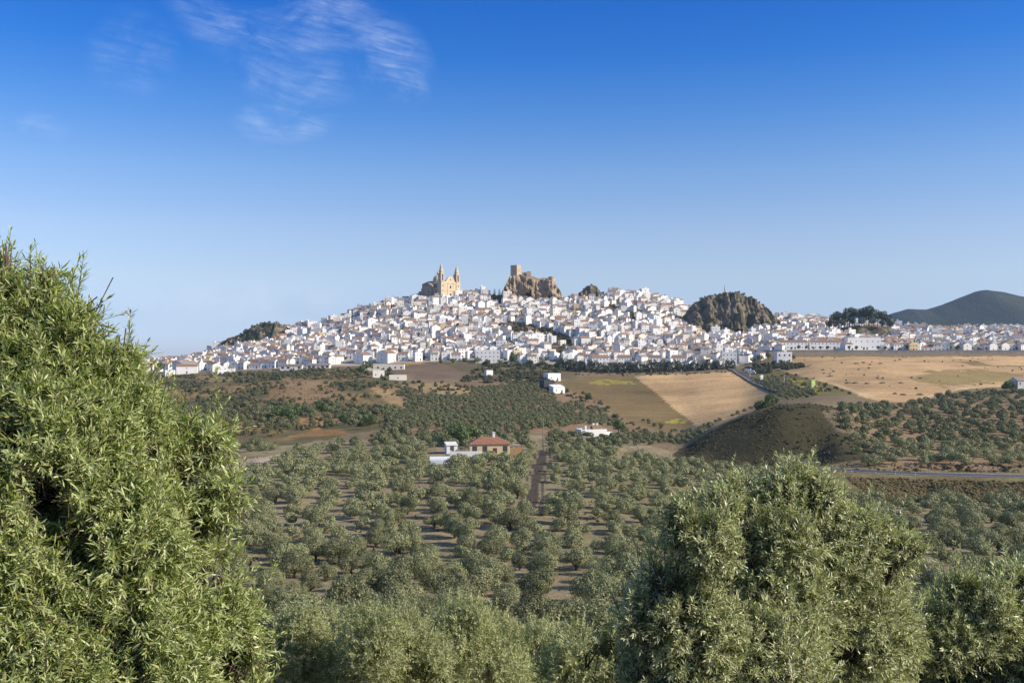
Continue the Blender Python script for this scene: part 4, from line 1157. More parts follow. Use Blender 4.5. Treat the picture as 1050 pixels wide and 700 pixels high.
for u, Y, r_ in ((500, 899, 15), (747, 880, 11), (640, 892, 9), (615, 886, 10), (670, 892, 9), (696, 894, 9), (722, 894, 9), (192, 905, 12), (186, 925, 13), (812, 903, 14), (845, 903, 15), (885, 905, 16), (372, 905, 9), (360, 908, 8), (395, 903, 9), (428, 905, 7), (562, 892, 9), (580, 884, 9)): clear_for(u, Y, r_)
houses = [h for h in houses if not any((h[0] - a) ** 2 + (h[1] - b) ** 2 < (r_ + 4.5) ** 2 for a, b, r_ in HAND)]
print('houses', len(houses))
N_IND = 272
order = sorted(range(len(houses)), key=lambda i: (houses[i][1] - np.interp(houses[i][5], LOW_U, LOW_Y)) + (0 if 150 < houses[i][5] < 1050 else 900))
ind = set(order[:N_IND])
LANDMARKS = [(175, 'the west end of town'), (266, 'the dark crag'), (375, 'the ploughed slope'), (452, 'the church'), (500, 'the double-wing block'), (544, 'the castle'), (640, 'the conifer hedge'), (747, 'the white three-storey block'), (803, 'the lone field house'), (880, 'the pine hill'), (985, 'the mountain top')]
by = {}
for i in ind:
    h = houses[i]
    lm = min(LANDMARKS, key=lambda l: abs(l[0] - h[5]))
    side = 'left' if h[5] < lm[0] else 'right'
    by.setdefault((h[4], lm, side), []).append(i)
hl = {}
for (row, lm, side), ids in by.items():
    ids.sort(key=lambda i: abs(houses[i][5] - lm[0]))
    for k, i in enumerate(ids):
        sp = PROTO_SPEC[houses[i][3]]
        colr = '' if sp[9].split()[-1] in ('warm', 'greyish', 'cream') else 'white '
        hl[i] = f'{sp[10]} {sp[9]} {colr}house, {nth(row + 1)} row up, {nth(k + 1)} {side} of {lm[1]}'
# individually placed houses share the meshes of their type
PROTO_MESH = [[(n, mb.mesh(n, M[mk])) for n, mb, mk in parts] for parts in PROTO_PARTS]
for i in sorted(ind):
    x, y, rz, p, row, u, v = houses[i]
    o = props(empty('town_house', (x, y, g1(x, y) - 0.2), rz), hl[i], 'house', 'white houses of the lower town')
    roof = None
    nw = 0
    for n, me in PROTO_MESH[p]:
        if n == 'window':
            nw += 1
            if nw > 8: continue
        ch = link(n, me, o)
        if n == 'roof': roof = ch
        if n == 'chimney': ch.parent = roof
# the rest of the town, higher up and smaller in view
TM = ['white', 'white2', 'white3', 'cream', 'tile', 'tile2', 'tile3', 'glass', 'wood']
def merged_houses(name, ids):
    Vs, Fs, Ms, b = [], [], [], 0
    for i in ids:
        x, y, rz, p, row, u, v = houses[i]
        z = g1(x, y) - 0.2
        c, s_ = math.cos(rz), math.sin(rz)
        sc = rng.uniform(0.65, 1.12); sz = rng.uniform(0.72, 1.25)
        wk = rng.choice(['white', 'white', 'white', 'white2', 'white3'])
        for n, mb, mk in PROTO_PARTS[p]:
            if mk == 'white': mk = wk
            if mk == 'glass' and rng.random() < 0.45: continue
            for q in mb.v:
                Vs.append((x + (q[0] * c - q[1] * s_) * sc, y + (q[0] * s_ + q[1] * c) * sc, z + q[2] * sz))
            Fs += [tuple(b + k for k in f) for f in mb.f]
            Ms += [TM.index(mk)] * len(mb.f)
            b = len(Vs)
    me = bpy.data.meshes.new(name)
    me.from_pydata(Vs, [], Fs)
    for k in TM: me.materials.append(M[k])
    me.polygons.foreach_set('material_index', Ms)
    me.update()
    props(link(name, me), kind='stuff')
merged_houses('upper_town_houses', [i for i in range(len(houses)) if i not in ind])

# ------------------------------------------------------------------ the larger blocks along the edge of the town
def block(name, label, u, Y, W_, D_, H_, roof='flat', rz=0.0, cat='house', dz=-0.2, extra=None, group=None, **kw):
    p = at(u, Y, dz)
    return put_house(name, house_parts(W_, D_, H_, roof, **kw), p, rz, label, cat, group, extra)
block('apartment_block', 'wide white block with blue-shadowed front of two window groups above the green gardens', 500, 899, 22, 10, 10.5, 'flat', 0.05, cols=6, storeys=3, chimney=False)
block('apartment_block', 'white three-storey block with rows of dark windows beside the lane into town', 747, 880, 13, 10, 10.5, 'flat', -0.05, cols=4, storeys=3, chimney=True, door=True)
for u, w, tl in ((615, 15, 'widest brown-roofed'), (640, 12, 'second brown-roofed'), (670, 13, 'third brown-roofed'), (696, 12, 'fourth brown-roofed'), (722, 12, 'last brown-roofed')):
    block('row_house', f'{tl} white terrace house from the left, directly behind the conifer hedge', u, 890, w, 11, 6.2, 'gable', 0.04, cols=5, storeys=2, tile='tile', group='brown roofed terrace behind the conifer hedge')
block('row_house', 'long low white terrace with brown roof and dark openings above the wall start', 812, 903, 26, 9, 6.5, 'gable', 0.02, cols=8, storeys=2)
block('row_house', 'long white terrace with a regular line of windows in the middle of the wall', 846, 904, 30, 9, 6.5, 'gable', 0.0, cols=9, storeys=2, tile='tile')
block('town_hall', 'broad plain white block just below the pine hill', 884, 908, 30, 12, 10, 'flat', 0.0, 'hall', cols=6, storeys=2, chimney=False)
block('gable_house', 'bright white gable house standing above the straw bank, first of the two', 372, 905, 11, 13, 7, 'gable', 0.9, cols=2, storeys=2)
block('gable_house', 'bright white gable house standing above the straw bank, second of the two', 396, 903, 11, 14, 7.5, 'gable', 0.95, cols=2, storeys=2)
block('tower_house', 'small cream-white cube house at the corner of the ploughed slope', 428, 903, 7, 7, 7, 'flat', 0.5, cols=2, storeys=2, chimney=False)
block('shed', 'long white shed with a big bright gable at the west end of town', 190, 915, 20, 12, 8.0, 'gable', 1.05, 'shed', cols=3, storeys=1, tile='tile2', chimney=False)
block('farmhouse', 'greyish white two-storey house with wide blank front below the bright gable shed', 192, 890, 18, 10, 6.5, 'gable', 0.25, cols=1, storeys=2, tile='tile', chimney=False)
block('garden_house', 'small white flat house low on the scrub slope near the yellow-green tree', 174, 872, 8.5, 6, 4.5, 'flat', 0.5, cols=2, storeys=1, chimney=False)
block('garden_house', 'long low white garden house with bright end wall on the scrub slope', 232, 880, 15, 6, 3.6, 'gable', 0.2, cols=3, storeys=1, tile='tile2', chimney=False)
block('garden_house', 'white cube garden house in the scrub below the long low garden house', 228, 862, 8.5, 7, 6.5, 'flat', 0.35, cols=2, storeys=2, chimney=False)
block('barn', 'grey open-fronted barn with a flat sheet roof on the scrub slope', 299, 868, 19, 7, 3.5, 'shed', 0.05, 'barn', cols=4, storeys=1, wall='white3', tile='tile2', chimney=False, win=(2.4, 1.8))
block('barn', 'low whitish barn with dark openings next to the grey open-fronted barn', 327, 872, 20, 6, 3.2, 'shed', -0.05, 'barn', cols=5, storeys=1, wall='white2', tile='tile2', chimney=False, win=(2.2, 1.6))
block('barn', 'long yellowish wall-like barn with an arched white end below the ploughed slope', 394, 838, 34, 6, 4.0, 'flat', 0.0, 'barn', cols=7, storeys=1, wall='white2', chimney=False, win=(1.4, 1.5))
block('hut', 'white flat-roofed cube hut with two windows on the straw slope', 388, 770, 9, 6, 5.0, 'flat', 0.2, 'hut', cols=2, storeys=1, wall='white2', chimney=False, door=False)
block('hut', 'long low blank white hut on the straw slope', 408, 745, 13, 5, 3.2, 'flat', 0.15, 'hut', cols=1, storeys=1, wall='white2', chimney=False, door=False, ends=0)
block('hut', 'small white box hut alone at the top of the close-planted olive grove', 501, 790, 5.5, 5, 5.2, 'flat', 0.4, 'hut', cols=1, storeys=1, chimney=False)
block('field_house', 'lone white two-storey field house with dark windows below the retaining wall', 803, 836, 12.5, 9, 8.6, 'flat', 0.0, cols=3, storeys=2, chimney=True, win=(1.3, 1.5))
block('field_house', 'slate-dark cube house at the corner of the fallow field', 560, 690, 6.5, 9, 7.0, 'flat', 0.35, cols=1, storeys=2, wall='darkwall', chimney=False, door=False)
block('field_house', 'low bright white annex right beside the slate-dark cube house', 571, 683, 9, 6, 4.0, 'shed', 0.5, cols=2, storeys=1, chimney=False, tile='white')
block('field_house', 'white flat house at the top corner of the fallow field', 566, 770, 11, 8, 5.0, 'flat', 0.45, cols=2, storeys=1, chimney=False)
block('farmhouse', 'grey two-storey farmhouse in trees at the edge of the stubble field', 1047, 560, 9, 8, 6.5, 'gable', 0.1, cols=3, storeys=2, wall='white3', tile='tile2')

# ------------------------------------------------------------------ the farmhouse in the olive grove and the white house behind it
fp = at(501.5, 287, -0.45)
parts = house_parts(11.6, 7.0, 3.3, 'hip', cols=4, storeys=1, chimney=False, wall='cream', tile='tile4', ends=1, win=(1.3, 1.5))
ex = []
ch = MB().box(1.0, 1.7, -0.4, 0.3, 4.3, 6.3).box(0.9, 1.8, -0.5, 0.4, 6.304, 6.45); ex.append(('chimney', ch, 'white'))
po = MB().box(5.85, 9.0, -3.6, 2.6, 2.55, 2.8); ex.append(('porch_roof', po, 'tile2'))
for px, py in ((6.2, -3.3), (7.5, -3.3), (8.7, -3.3), (8.7, 2.2)):
    ex.append(('porch_column', MB().box(px - .17, px + .17, py - .17, py + .17, -0.6, 2.54), 'orange'))
ex.append(('porch_wall', MB().box(5.85, 8.9, -3.56, -3.3, -0.6, 0.75), 'orange'))
put_house('farmhouse', parts, fp, 0.10, 'yellow farmhouse with red hipped roof, white chimney and ochre porch amid olives', 'farmhouse', None, ex)
clear_for(502, 286, 12)
w = MB(); w.box(-4.4, 4.4, -0.15, 0.15, -0.6, 1.5); w.box(-4.45, -4.15, 0.154, 2.6, -0.6, 1.5)
wl = props(w.build('garden_wall', M['white'], None, at(478, 276, 0), 0.04), 'low white garden wall in front of the red-roofed farmhouse', 'wall')
s_ = at(462.5, 287, 0)
put_house('shed', house_parts(3.2, 2.6, 2.3, 'shed', cols=1, storeys=1, chimney=False, wall='plastic', tile='white3', ends=0), s_, 0.3, 'little bluish-white shed just left of the red-roofed farmhouse', 'shed')
# barrel roofed shelter
sh = empty('garden_shelter', at(452, 262, 0.1), 0.06)
props(sh, 'white barrel-roofed shelter on bare ground below the red-roofed farmhouse', 'shelter')
prof = [(-1.35, 0)] + [(-1.35 * math.cos(a), 0.9 + 1.0 * math.sin(a)) for a in np.linspace(0, math.pi, 12)] + [(1.35, 0)]
MB().prism(prof, -2.9, 2.9, 'x').build('cover', M['plastic'], sh)
MB().box(2.88, 2.94, -0.6, 0.6, 0.05, 1.5).build('door', M['white3'], sh)
for xx in (-2.92, 2.86):
    MB().prism([(p[0] * 1.03, p[1] * 1.03) for p in prof], xx, xx + 0.06, 'x').build('end_frame', M['metal'], sh)
# white house
p = at(606, 386, -0.6)
parts = house_parts(10.5, 7, 3.0, 'flat', cols=2, storeys=1, chimney=False, wall='white', tile='tile2', ends=1, door=False)
ex = [('roof', MB().prism([(-2.4, 3.4), (2.4, 3.4), (0, 5.2)], 0.2, 4.2, 'x'), 'tile'), ('chimney', MB().box(1.0, 1.7, 0.8, 1.5, 3.4, 5.8).box(2.6, 3.3, 0.8, 1.5, 3.4, 5.8), 'white'), ('chimney', MB().box(-3.0, -2.3, -1.5, -0.8, 3.1, 5.0), 'white'),
      ('annex', MB().box(5.26, 8.3, -3.3, 0.5, -2.0, 2.5), 'white')]
put_house('farmhouse', parts, p, 0.28, 'low white farmhouse with three chimneys and small tiled roof at the grove edge', 'farmhouse', None, ex)

# ------------------------------------------------------------------ church
def build_church():
    base = at(461.5, 1192, -1.0)
    C = props(empty('church', base, R(47), 1.08), 'golden stone church with two bell towers on the hilltop', 'church')
    # local frame: facade faces -y, nave runs to +y
    Wd, T = 29.0, 5.6
    b = MB()
    b.box(-9.3, 9.3, 0.6, 36, -6, 17.5)                                  # nave
    b.box(-13.4, -9.31, 4, 33, -6, 12.5).box(9.31, 13.4, 4, 33, -6, 12.5)   # aisles
    b.box(-15.5, 15.5, 14, 26, -6, 15.0 - 0.01)                           # transept
    b.build('nave', M['stone_dark'], C)
    r = MB()
    r.prism([(-9.7, 17.5), (9.7, 17.5), (0, 21.5)], 1.2, 36.3, 'y')
    for sg in (-1, 1): r.prism([(sg * 9.32, 14.6), (sg * 13.8, 12.5), (sg * 9.32, 12.5)], 3.8, 13.9, 'y')
    r.prism([(14.2, 15.0), (25.8, 15.0), (20, 18.2)], -15.4, -9.8, 'x').prism([(14.2, 15.0), (25.8, 15.0), (20, 18.2)], 9.8, 15.4, 'x')
    r.build('roof', M['tile2'], C)
    MB().box(-7.5, 7.5, 36.01, 44, -6, 10).box(-14.5, -7.51, 34, 46, -6, 7.0).build('apse', M['stone_dark'], C)
    # crossing dome with lantern
    d = MB(); d.lathe(0, 20, [(5.4, 16), (5.4, 22), (5.7, 22.1), (5.5, 22.6), (4.9, 24.5), (3.6, 26.4), (1.6, 27.6), (1.2, 27.8), (1.2, 30.0), (1.5, 30.1), (0.7, 31.2), (0.15, 32.6)], 12)
    d.build('dome', M['stone'], C, smooth=False)
    # facade: storeys with cornices, pilasters, curved gable
    f = MB()
    f.box(-9.0, 9.0, -0.8, 0.59, -6, 17.0)
    gab = [(-8.9, 17.9), (8.9, 17.9), (8.2, 19.0), (6.4, 19.4), (5.6, 21.6), (4.0, 23.6), (2.0, 24.8), (0, 25.3), (-2.0, 24.8), (-4.0, 23.6), (-5.6, 21.6), (-6.4, 19.4), (-8.2, 19.0)]
    f.prism(gab, -0.7, 0.5, 'y')
    f.build('facade', M['stone'], C)
    tr = MB()
    tr.box(-9.2, 9.2, -1.25, 0.58, 17.004, 17.89).box(-9.2, 9.2, -1.2, -0.803, 9.2, 9.9).box(-9.1, 9.1, -1.1, -0.803, -1.0, 0.4)
    tr.build('cornice', M['stone'], C)
    for px in (-8.2, -4.2, 4.2, 8.2):
        MB().box(px - .5, px + .5, -1.15, -0.803, 0.41, 9.19).box(px - .42, px + .42, -1.1, -0.803, 9.91, 17.0).build('pilaster', M['stone'], C)
    MB().prism([(-1.5, 0.0), (1.5, 0.0), (1.5, 4.6)] + [(1.5 * math.cos(a), 4.6 + 1.5 * math.sin(a)) for a in np.linspace(0.2, math.pi - 0.2, 7)] + [(-1.5, 4.6)], -0.92, -0.81, 'y').build('door', M['wood'], C)
    MB().prism([(1.15 * math.cos(a), 13.2 + 1.9 * math.sin(a)) for a in np.linspace(0, 2 * math.pi, 13)[:-1]], -0.92, -0.81, 'y').build('window', M['glass'], C)
    MB().prism([(0.9 * math.cos(a), 21.4 + 0.9 * math.sin(a)) for a in np.linspace(0, 2 * math.pi, 13)[:-1]], -0.82, -0.71, 'y').build('window', M['glass'], C)
    for yy in (8, 18, 28):
        for sg in (-1, 1):
            xx = 13.4 if yy != 18 else 15.5
            MB().box(sg * xx - 0.06, sg * xx + 0.06, yy - 1, yy + 1, 6.5, 10.5).build('window', M['glass'], C)
    # bell towers
    for sg, top in ((-1, 1.0), (1, 0.0)):
        cx, cy = sg * (9.0 + T / 2), 2.2
        h = T / 2
        t = MB()
        t.box(cx - h, cx + h, cy - h - 0.6, cy + h, -6, 19)
        t.box(cx - h - .35, cx + h + .35, cy - h - .95, cy + h + .35, 19.004, 19.8)
        b2 = h - 0.35
        # belfry: corner piers around open arches
        for ax in (-1, 1):
            for ay in (-1, 1):
                t.box(cx + ax * b2 - (0.0 if ax < 0 else 1.35), cx + ax * b2 + (1.35 if ax < 0 else 0.0), cy - .3 + ay * b2 - (0.0 if ay < 0 else 1.35), cy - .3 + ay * b2 + (1.35 if ay < 0 else 0), 19.804, 27.0)
        t.box(cx - 1.05, cx + 1.05, cy - 1.35, cy + .75, 19.804, 26.99)
        t.box(cx - b2 - .3, cx + b2 + .3, cy - b2 - .6, cy + b2, 27.004, 27.8)
        tw = t.build('bell_tower', M['stone'], C)
        for ax, ay in ((0, -1), (1, 0), (-1, 0), (0, 1)):
            o = MB()
            if ay: o.box(cx - .75, cx + .75, cy - .3 + ay * 1.09 - .05, cy - .3 + ay * 1.09 + .05, 20.6, 25.6)
            else: o.box(cx + ax * 1.09 - .05, cx + ax * 1.09 + .05, cy - 1.05, cy + .45, 20.6, 25.6)
            o.build('bell_opening', M['glass'], tw)
        s_ = MB()
        s_.lathe(cx, cy - .3, [(2.4, 27.804), (2.4, 29.8), (2.65, 29.9), (2.5, 30.5), (2.2, 31.6), (1.7, 32.6), (1.6, 33.6), (1.75, 33.7), (1.3, 34.8 + top * .5), (0.6, 36.0 + top * 1.5), (0.14, 36.8 + top * 2), (0.05, 37.8 + top * 2)], 8)
        s_.build('spire', M['stone'], tw)
        for bz in (8, 13.5):
            MB().box(cx - .5, cx + .5, cy - h - .66, cy - h - .595, bz, bz + 1.8).build('tower_window', M['glass'], tw)
    # stone terrace the church stands on
    MB().box(-17.5, 17.5, -7, 47, -12, -1.0).build('plinth', M['stone_dark'], C)
build_church()

# ------------------------------------------------------------------ castle
def build_castle():
    Y = 1196
    kp = Vector((PX(529, Y), Y - 2, PZ(282.5, Y) - 4))
    C = props(empty('castle', kp), 'ruined stone castle with square keep on top of the brown rock', 'castle')
    k = MB(); a = R(-35)
    k.box(-4.6, 4.6, -4.6, 4.6, -6, 15.2)
    keep = k.build('keep', M['castle'], C, (0, 0, 0), a)
    for i in range(4):
        for s_ in (-4.3, 4.3):
            pass
    pm = MB()
    for (x0, x1, y0, y1) in ((-4.6, 4.6, -4.6, -4.1), (-4.6, 4.6, 4.1, 4.6), (-4.6, -4.1, -4.09, 4.09), (4.1, 4.6, -4.09, 4.09)):
        pm.box(x0, x1, y0, y1, 15.204, 16.0)
    pm.build('parapet', M['castle'], keep)
    MB().box(-0.4, 0.4, -4.66, -4.58, 8, 9.4).build('window', M['glass'], keep)
    MB().box(4.58, 4.66, -0.4, 0.4, 9, 10.4).build('window', M['glass'], keep)
    MB().box(-5.6, 5.6, -5.6, 5.6, -8, 3.0).build('keep_base', M['castle'], C, (0.6, 0, 0), a)
    def P(u, v): return (PX(u, Y) - kp.x, PZ(v, Y) - kp.z)
    # stepped curtain wall falling from the keep to the end turret
    w = [(535, 280.5), (538, 279.5), (541, 281.5), (543, 280.0), (544, 283), (547, 284), (552, 286), (557, 285), (562, 285.5)]
    cw = MB()
    pts = [P(u, v) for u, v in w]
    for i in range(len(pts) - 1):
        (x0, z0), (x1, z1) = pts[i], pts[i + 1]
        cw.prism([(x0, min(z0, z1) - 9), (x1, min(z0, z1) - 9), (x1, z1), (x0, z0)], -9.5 + 0.8 * i, -8.0 + 0.8 * i, 'y')
    cw.build('curtain_wall', M['castle'], C)
    x, z = P(565.5, 284.0)
    MB().lathe(x, -2, [(4.0, z - 12), (3.8, z - 1.2), (4.1, z - 1.1), (4.1, z)], 12).build('turret', M['castle'], C)
    x, z = P(542, 279)
    MB().box(x - 2.6, x + 2.6, -10.5, -5.5, z - 10, z).build('gate_tower', M['castle'], C, None, 0)
build_castle()

# ------------------------------------------------------------------ retaining wall and its row of trees
RW = [(PX(u, Y), Y) for u, Y in ((774, 884.5), (800, 884), (850, 884), (900, 884), (950, 884), (1000, 884), (1050, 884), (1120, 884))]
w = MB()
for i in range(len(RW) - 1):
    (x0, y0), (x1, y1) = RW[i], RW[i + 1]
    zt = PZ(359.3, 884)
    w.add([(x0, y0, zt - 7), (x1, y1, zt - 7), (x1, y1 + .8, zt - 7), (x0, y0 + .8, zt - 7), (x0, y0 - .0, zt), (x1, y1 - .0, zt), (x1, y1 + .8, zt), (x0, y0 + .8, zt)],
          [(0, 1, 5, 4), (4, 5, 6, 7), (2, 3, 7, 6), (1, 2, 6, 5), (3, 0, 4, 7)])
rw = props(empty('retaining_wall', (0, 0, 0)), 'long grey stone retaining wall carrying the street above the tan stubble field', 'wall')
w.build('wall_face', M['wallstone'], rw)
cp = MB()
for i in range(len(RW) - 1):
    (x0, y0), (x1, y1) = RW[i], RW[i + 1]
    cp.box(x0 + 0.02, x1 - 0.02, min(y0, y1) - 0.15, max(y0, y1) + 0.9, zt + 0.004, zt + 0.35)
cp.build('coping', M['wallstone'], rw)
ST = [tree_proto(400 + i, 1.7, 1.9, 2.9, 7, 420, 0.5, 1.6, 0.12, 'leaf_green', stems=3, aspect=0.65) for i in range(4)]
us = list(np.arange(782, 1056, 7.4))
k = 0
for i, u in enumerate(us):
    if rng.random() < 0.14: continue
    k += 1
    Y = 890 + rng.normal() * 0.6
    big = 1.5 if 950 < u < 985 else 1.0
    put_tree('street_tree', ST[i % 4], at(u, Y, -0.1), rng.uniform(0, 6), rng.uniform(0.75, 1.1) * big, f'small round green street tree, {nth(k)} along the retaining wall from the lane end', 'tree', 'street trees along the retaining wall')

# conifer hedge: tall close trees in one row behind the stubble field
HC = [tree_proto(420 + i, 3.1, 7.0, 5.6, 14, 1300, 0.7, 1.2, 0.2, 'leaf_dark', stems=4, aspect=0.6, lobe_r=(0.42, 0.7), flat_bottom=-0.95) for i in range(4)]
us = np.arange(576, 753, 5.0)
for i, u in enumerate(us):
    Y = 852 + rng.normal() * 1.2 + (6 if u < 590 else 0)
    put_tree('hedge_conifer', HC[i % 4], at(u, Y, -1.9), rng.uniform(0, 6), rng.uniform(0.95, 1.2) * (0.85 if u > 700 else 1.0), f'dark green hedge conifer, {nth(i + 1)} along the row from the fallow field corner', 'tree', 'conifers in the hedge behind the stubble field', rng.uniform(0.85, 1.15))

# pines on their hill
PN = [tree_proto(440 + i, 4.4, 4.6, 8.4, 10, 1000, 0.8, 4.5, 0.3, 'leaf_dark', stems=6, aspect=0.6, lobe_r=(0.34, 0.58)) for i in range(4)]
k = 0
for u, h_, dy in ((850, 13, 8), (855, 16, -6), (860, 19, 6), (866, 17, -8), (871, 21, 4), (876, 18, -4), (881, 20, 10), (886, 20, -6), (891, 22, 4), (896, 18, -9), (900, 16, 6), (905, 17, -4), (910, 15, 6), (914, 11, -8), (863, 14, -18), (874, 13, -18), (884, 14, -20), (894, 13, -17), (904, 12, -18), (857, 11, -16), (869, 12, 14), (888, 15, 16), (912, 10, 12)):
    k += 1
    Y = 1062 + dy
    zt = PZ(np.interp(u, [842, 850, 858, 875, 900, 910, 922], [345, 340, 336, 333.5, 333.5, 336, 343]), 1062)
    z = zt - max(0, -dy - 6) * 0.35
    put_tree('pine_tree', PN[k % 4], (PX(u, Y), Y, z - 1.0), rng.uniform(0, 6), (h_ + 1) / 13.0, f'dark rounded pine, {nth(k)} in the clump on the hill near the mountain', 'tree', 'pines of the clump on the small hill')

# broad trees and cypresses scattered in the town
VT = [tree_proto(460 + i, 2.9, 2.8, 3.4, 9, 700, 0.6, 1.6, 0.18, 'leaf_green', stems=4, aspect=0.65) for i in range(3)]
CY = [tree_proto(470 + i, 1.3, 5.6, 5.4, 9, 420, 0.55, 0.8, 0.15, 'leaf_dark', stems=2, aspect=0.6, lobe_r=(0.6, 0.95), flat_bottom=-1.0) for i in range(2)]
for u, Y, sc, lb in ((527, 888, 1.9, 'large round green tree at the right end of the double-wing block'), (543, 884, 1.0, 'smaller green tree right of the large round one by the double-wing block'), (490, 884, 1.1, 'green tree below the middle of the double-wing block'), (476, 886, 1.0, 'green tree below the first wing of the double-wing block'),
                     (464, 880, 0.9, 'low green tree below the small houses left of the double-wing block'), (452, 878, 0.8, 'small green tree at the upper corner of the ploughed slope'), (513, 880, 1.0, 'green tree in the garden under the double-wing block'), (500, 875, 1.1, 'dark green garden tree lowest under the double-wing block'), (556, 878, 1.0, 'green tree beside the lane corner above the fallow field'), (572, 866, 1.2, 'dark green tree at the first end of the conifer hedge'),
                     (788, 872, 1.3, 'round green tree beside the lone field house, lane side'), (780, 868, 1.2, 'second green tree beside the lone field house, nearer the lane'), (772, 870, 1.0, 'green tree just under the start of the retaining wall'), (813, 846, 0.9, 'low dark green tree touching the lone field house'), (728, 874, 1.2, 'green tree at the lane end of the conifer hedge'), (735, 880, 1.0, 'green tree just below the white three-storey block'), (712, 878, 1.0, 'green tree behind the lower end of the conifer hedge'),
                     (376, 830, 1.6, 'tall dark tree standing before the long yellowish barn'), (371, 800, 1.5, 'dark tree lower down the slope from the long yellowish barn'), (1037, 556, 1.2, 'dark green tree before the grey farmhouse'), (1032, 560, 0.9, 'small dark green tree beside the grey farmhouse'), (793, 425, 1.3, 'dark green bush-like tree on the crest of the shaded knoll'), (778, 420, 1.2, 'second dark green bush-like tree on the crest of the shaded knoll'), (785, 418, 1.0, 'third dark green bush-like tree on the crest of the shaded knoll'),
                     (603, 640, 1.1, 'dark round tree at the lower corner of the fallow field'), (634, 440, 1.2, 'dark tree right of the low white farmhouse'), (379, 398, 1.05, 'bright green broadleaf tree among the olives above the grove'), (330, 500, 1.3, 'big dark spreading tree on the scrub slope'), (300, 470, 1.4, 'dark spreading tree above the brown field'), (288, 480, 1.3, 'dark spreading tree beside the orange bank'), (352, 440, 0.9, 'bright shrubby tree at the end of the brown field'), (470, 312, 1.25, 'yellow-green tree behind the red-roofed farmhouse'), (485, 318, 1.1, 'yellow-green tree directly behind the red-roofed farmhouse chimney side'), (164, 925, 1.6, 'dark tree between the houses at the west end of town')):
    put_tree('broadleaf_tree', VT[int(rng.integers(3))], at(u, Y, -0.2), rng.uniform(0, 6), sc, lb, 'tree')
for u, v, lb in ((479, 300, 'tall cypress just right of the church'), (484, 297, 'taller cypress right of the church, second of the pair'), (507, 300, 'small cypress left of the castle rock'), (512, 297, 'tall slim cypress touching the castle rock'), (379, 318, 'dark cypress on the skyline left of the church'), (383, 319, 'second dark cypress on the skyline left of the church'), (500, 301, 'dark cypress in the gap between church and castle'), (515, 327, 'dark cypress over the green cliff'), (595, 325, 'lone cypress among the white houses below the small crag')):
    p = at(u, 1205 if v < 310 else 1150)
    p.z = min(p.z, PZ(v + 8, p.y)) if v < 310 else p.z
    put_tree('cypress', CY[int(rng.integers(2))], at(u, 1212 if v < 320 else 1100, -0.3), rng.uniform(0, 6), 1.0 if v < 320 else 0.9, lb, 'tree')
X = rng.uniform(PX(150, 950), PX(1080, 1100), 1500); Y = rng.uniform(900, 1190, 1500)
ok = np.array([not any((x - h[0]) ** 2 + (y - h[1]) ** 2 < 15 for h in houses[::1]) for x, y in zip(X, Y)])
u = CU + F * X / Y; Zg = ground(X, Y)
ok &= (Y > np.interp(u, LOW_U, LOW_Y) + 6) & (u > 150) & (u < 1080) & (rng.random(1500) < 0.8)
ok &= np.array([not any((x - a) ** 2 + (y - b) ** 2 < r_ ** 2 for a, b, r_ in CLEAR + HAND) for x, y in zip(X, Y)])
scatter_mesh('town_garden_shrubbery', BU, np.stack([X, Y, Zg], 1)[ok], rng.uniform(0, 6, ok.sum()), rng.uniform(1.2, 3.2, ok.sum()), M['leaf_bush'])
# bushes on the crags
def crag_bushes(V, n, s0, s1):
    i = rng.choice(len(V), n)
    P = V[i]; P = P[P[:, 2] > ground(P[:, 0], P[:, 1]) + 1.0]
    scatter_mesh('crag_undergrowth', BU, P, rng.uniform(0, 6, len(P)), rng.uniform(s0, s1, len(P)), M['leaf_bush'])
crag_bushes(RV, 420, 0.5, 1.6); crag_bushes(LV, 150, 0.8, 2.0); crag_bushes(SV, 60, 0.6, 1.6)
for u, Y, dz, lb in ((719, 1085, 0, 'lone tree on the flank of the rocky hill'), (757, 1090, 0, 'small tree on top of the rocky hill'), (762, 1090, 0, 'second small tree on top of the rocky hill'), (774, 1090, 0, 'dark tree on the falling skyline of the rocky hill'), (782, 1092, 0, 'lower dark tree on the falling skyline of the rocky hill')):
    z = PZ(np.interp(u, [p[0] for p in ROCKY_TOP], [p[1] for p in ROCKY_TOP]), 1096)
    put_tree('hill_tree', VT[0], (PX(u, 1096), 1094, z - 3.2), u, 0.8, lb, 'tree')

# ------------------------------------------------------------------ smaller things
mo = props(empty('monument', (PX(743, 1096), 1096, PZ(298, 1096) - 0.5)), 'slim stone monument with cross on top of the rocky hill', 'monument')
mo.scale = (0.75, 0.75, 0.75)
MB().box(-1.0, 1.0, -1.0, 1.0, -1, 1.6).build('pedestal', M['castle'], mo)
MB().lathe(0, 0, [(0.75, 1.604), (0.5, 6.2), (0.7, 6.3), (0.7, 6.7)], 8).build('column', M['castle'], mo)
MB().box(-.14, .14, -.14, .14, 6.704, 9.0).box(-.75, .75, -.12, .12, 7.8, 8.1).build('cross', M['castle'], mo)

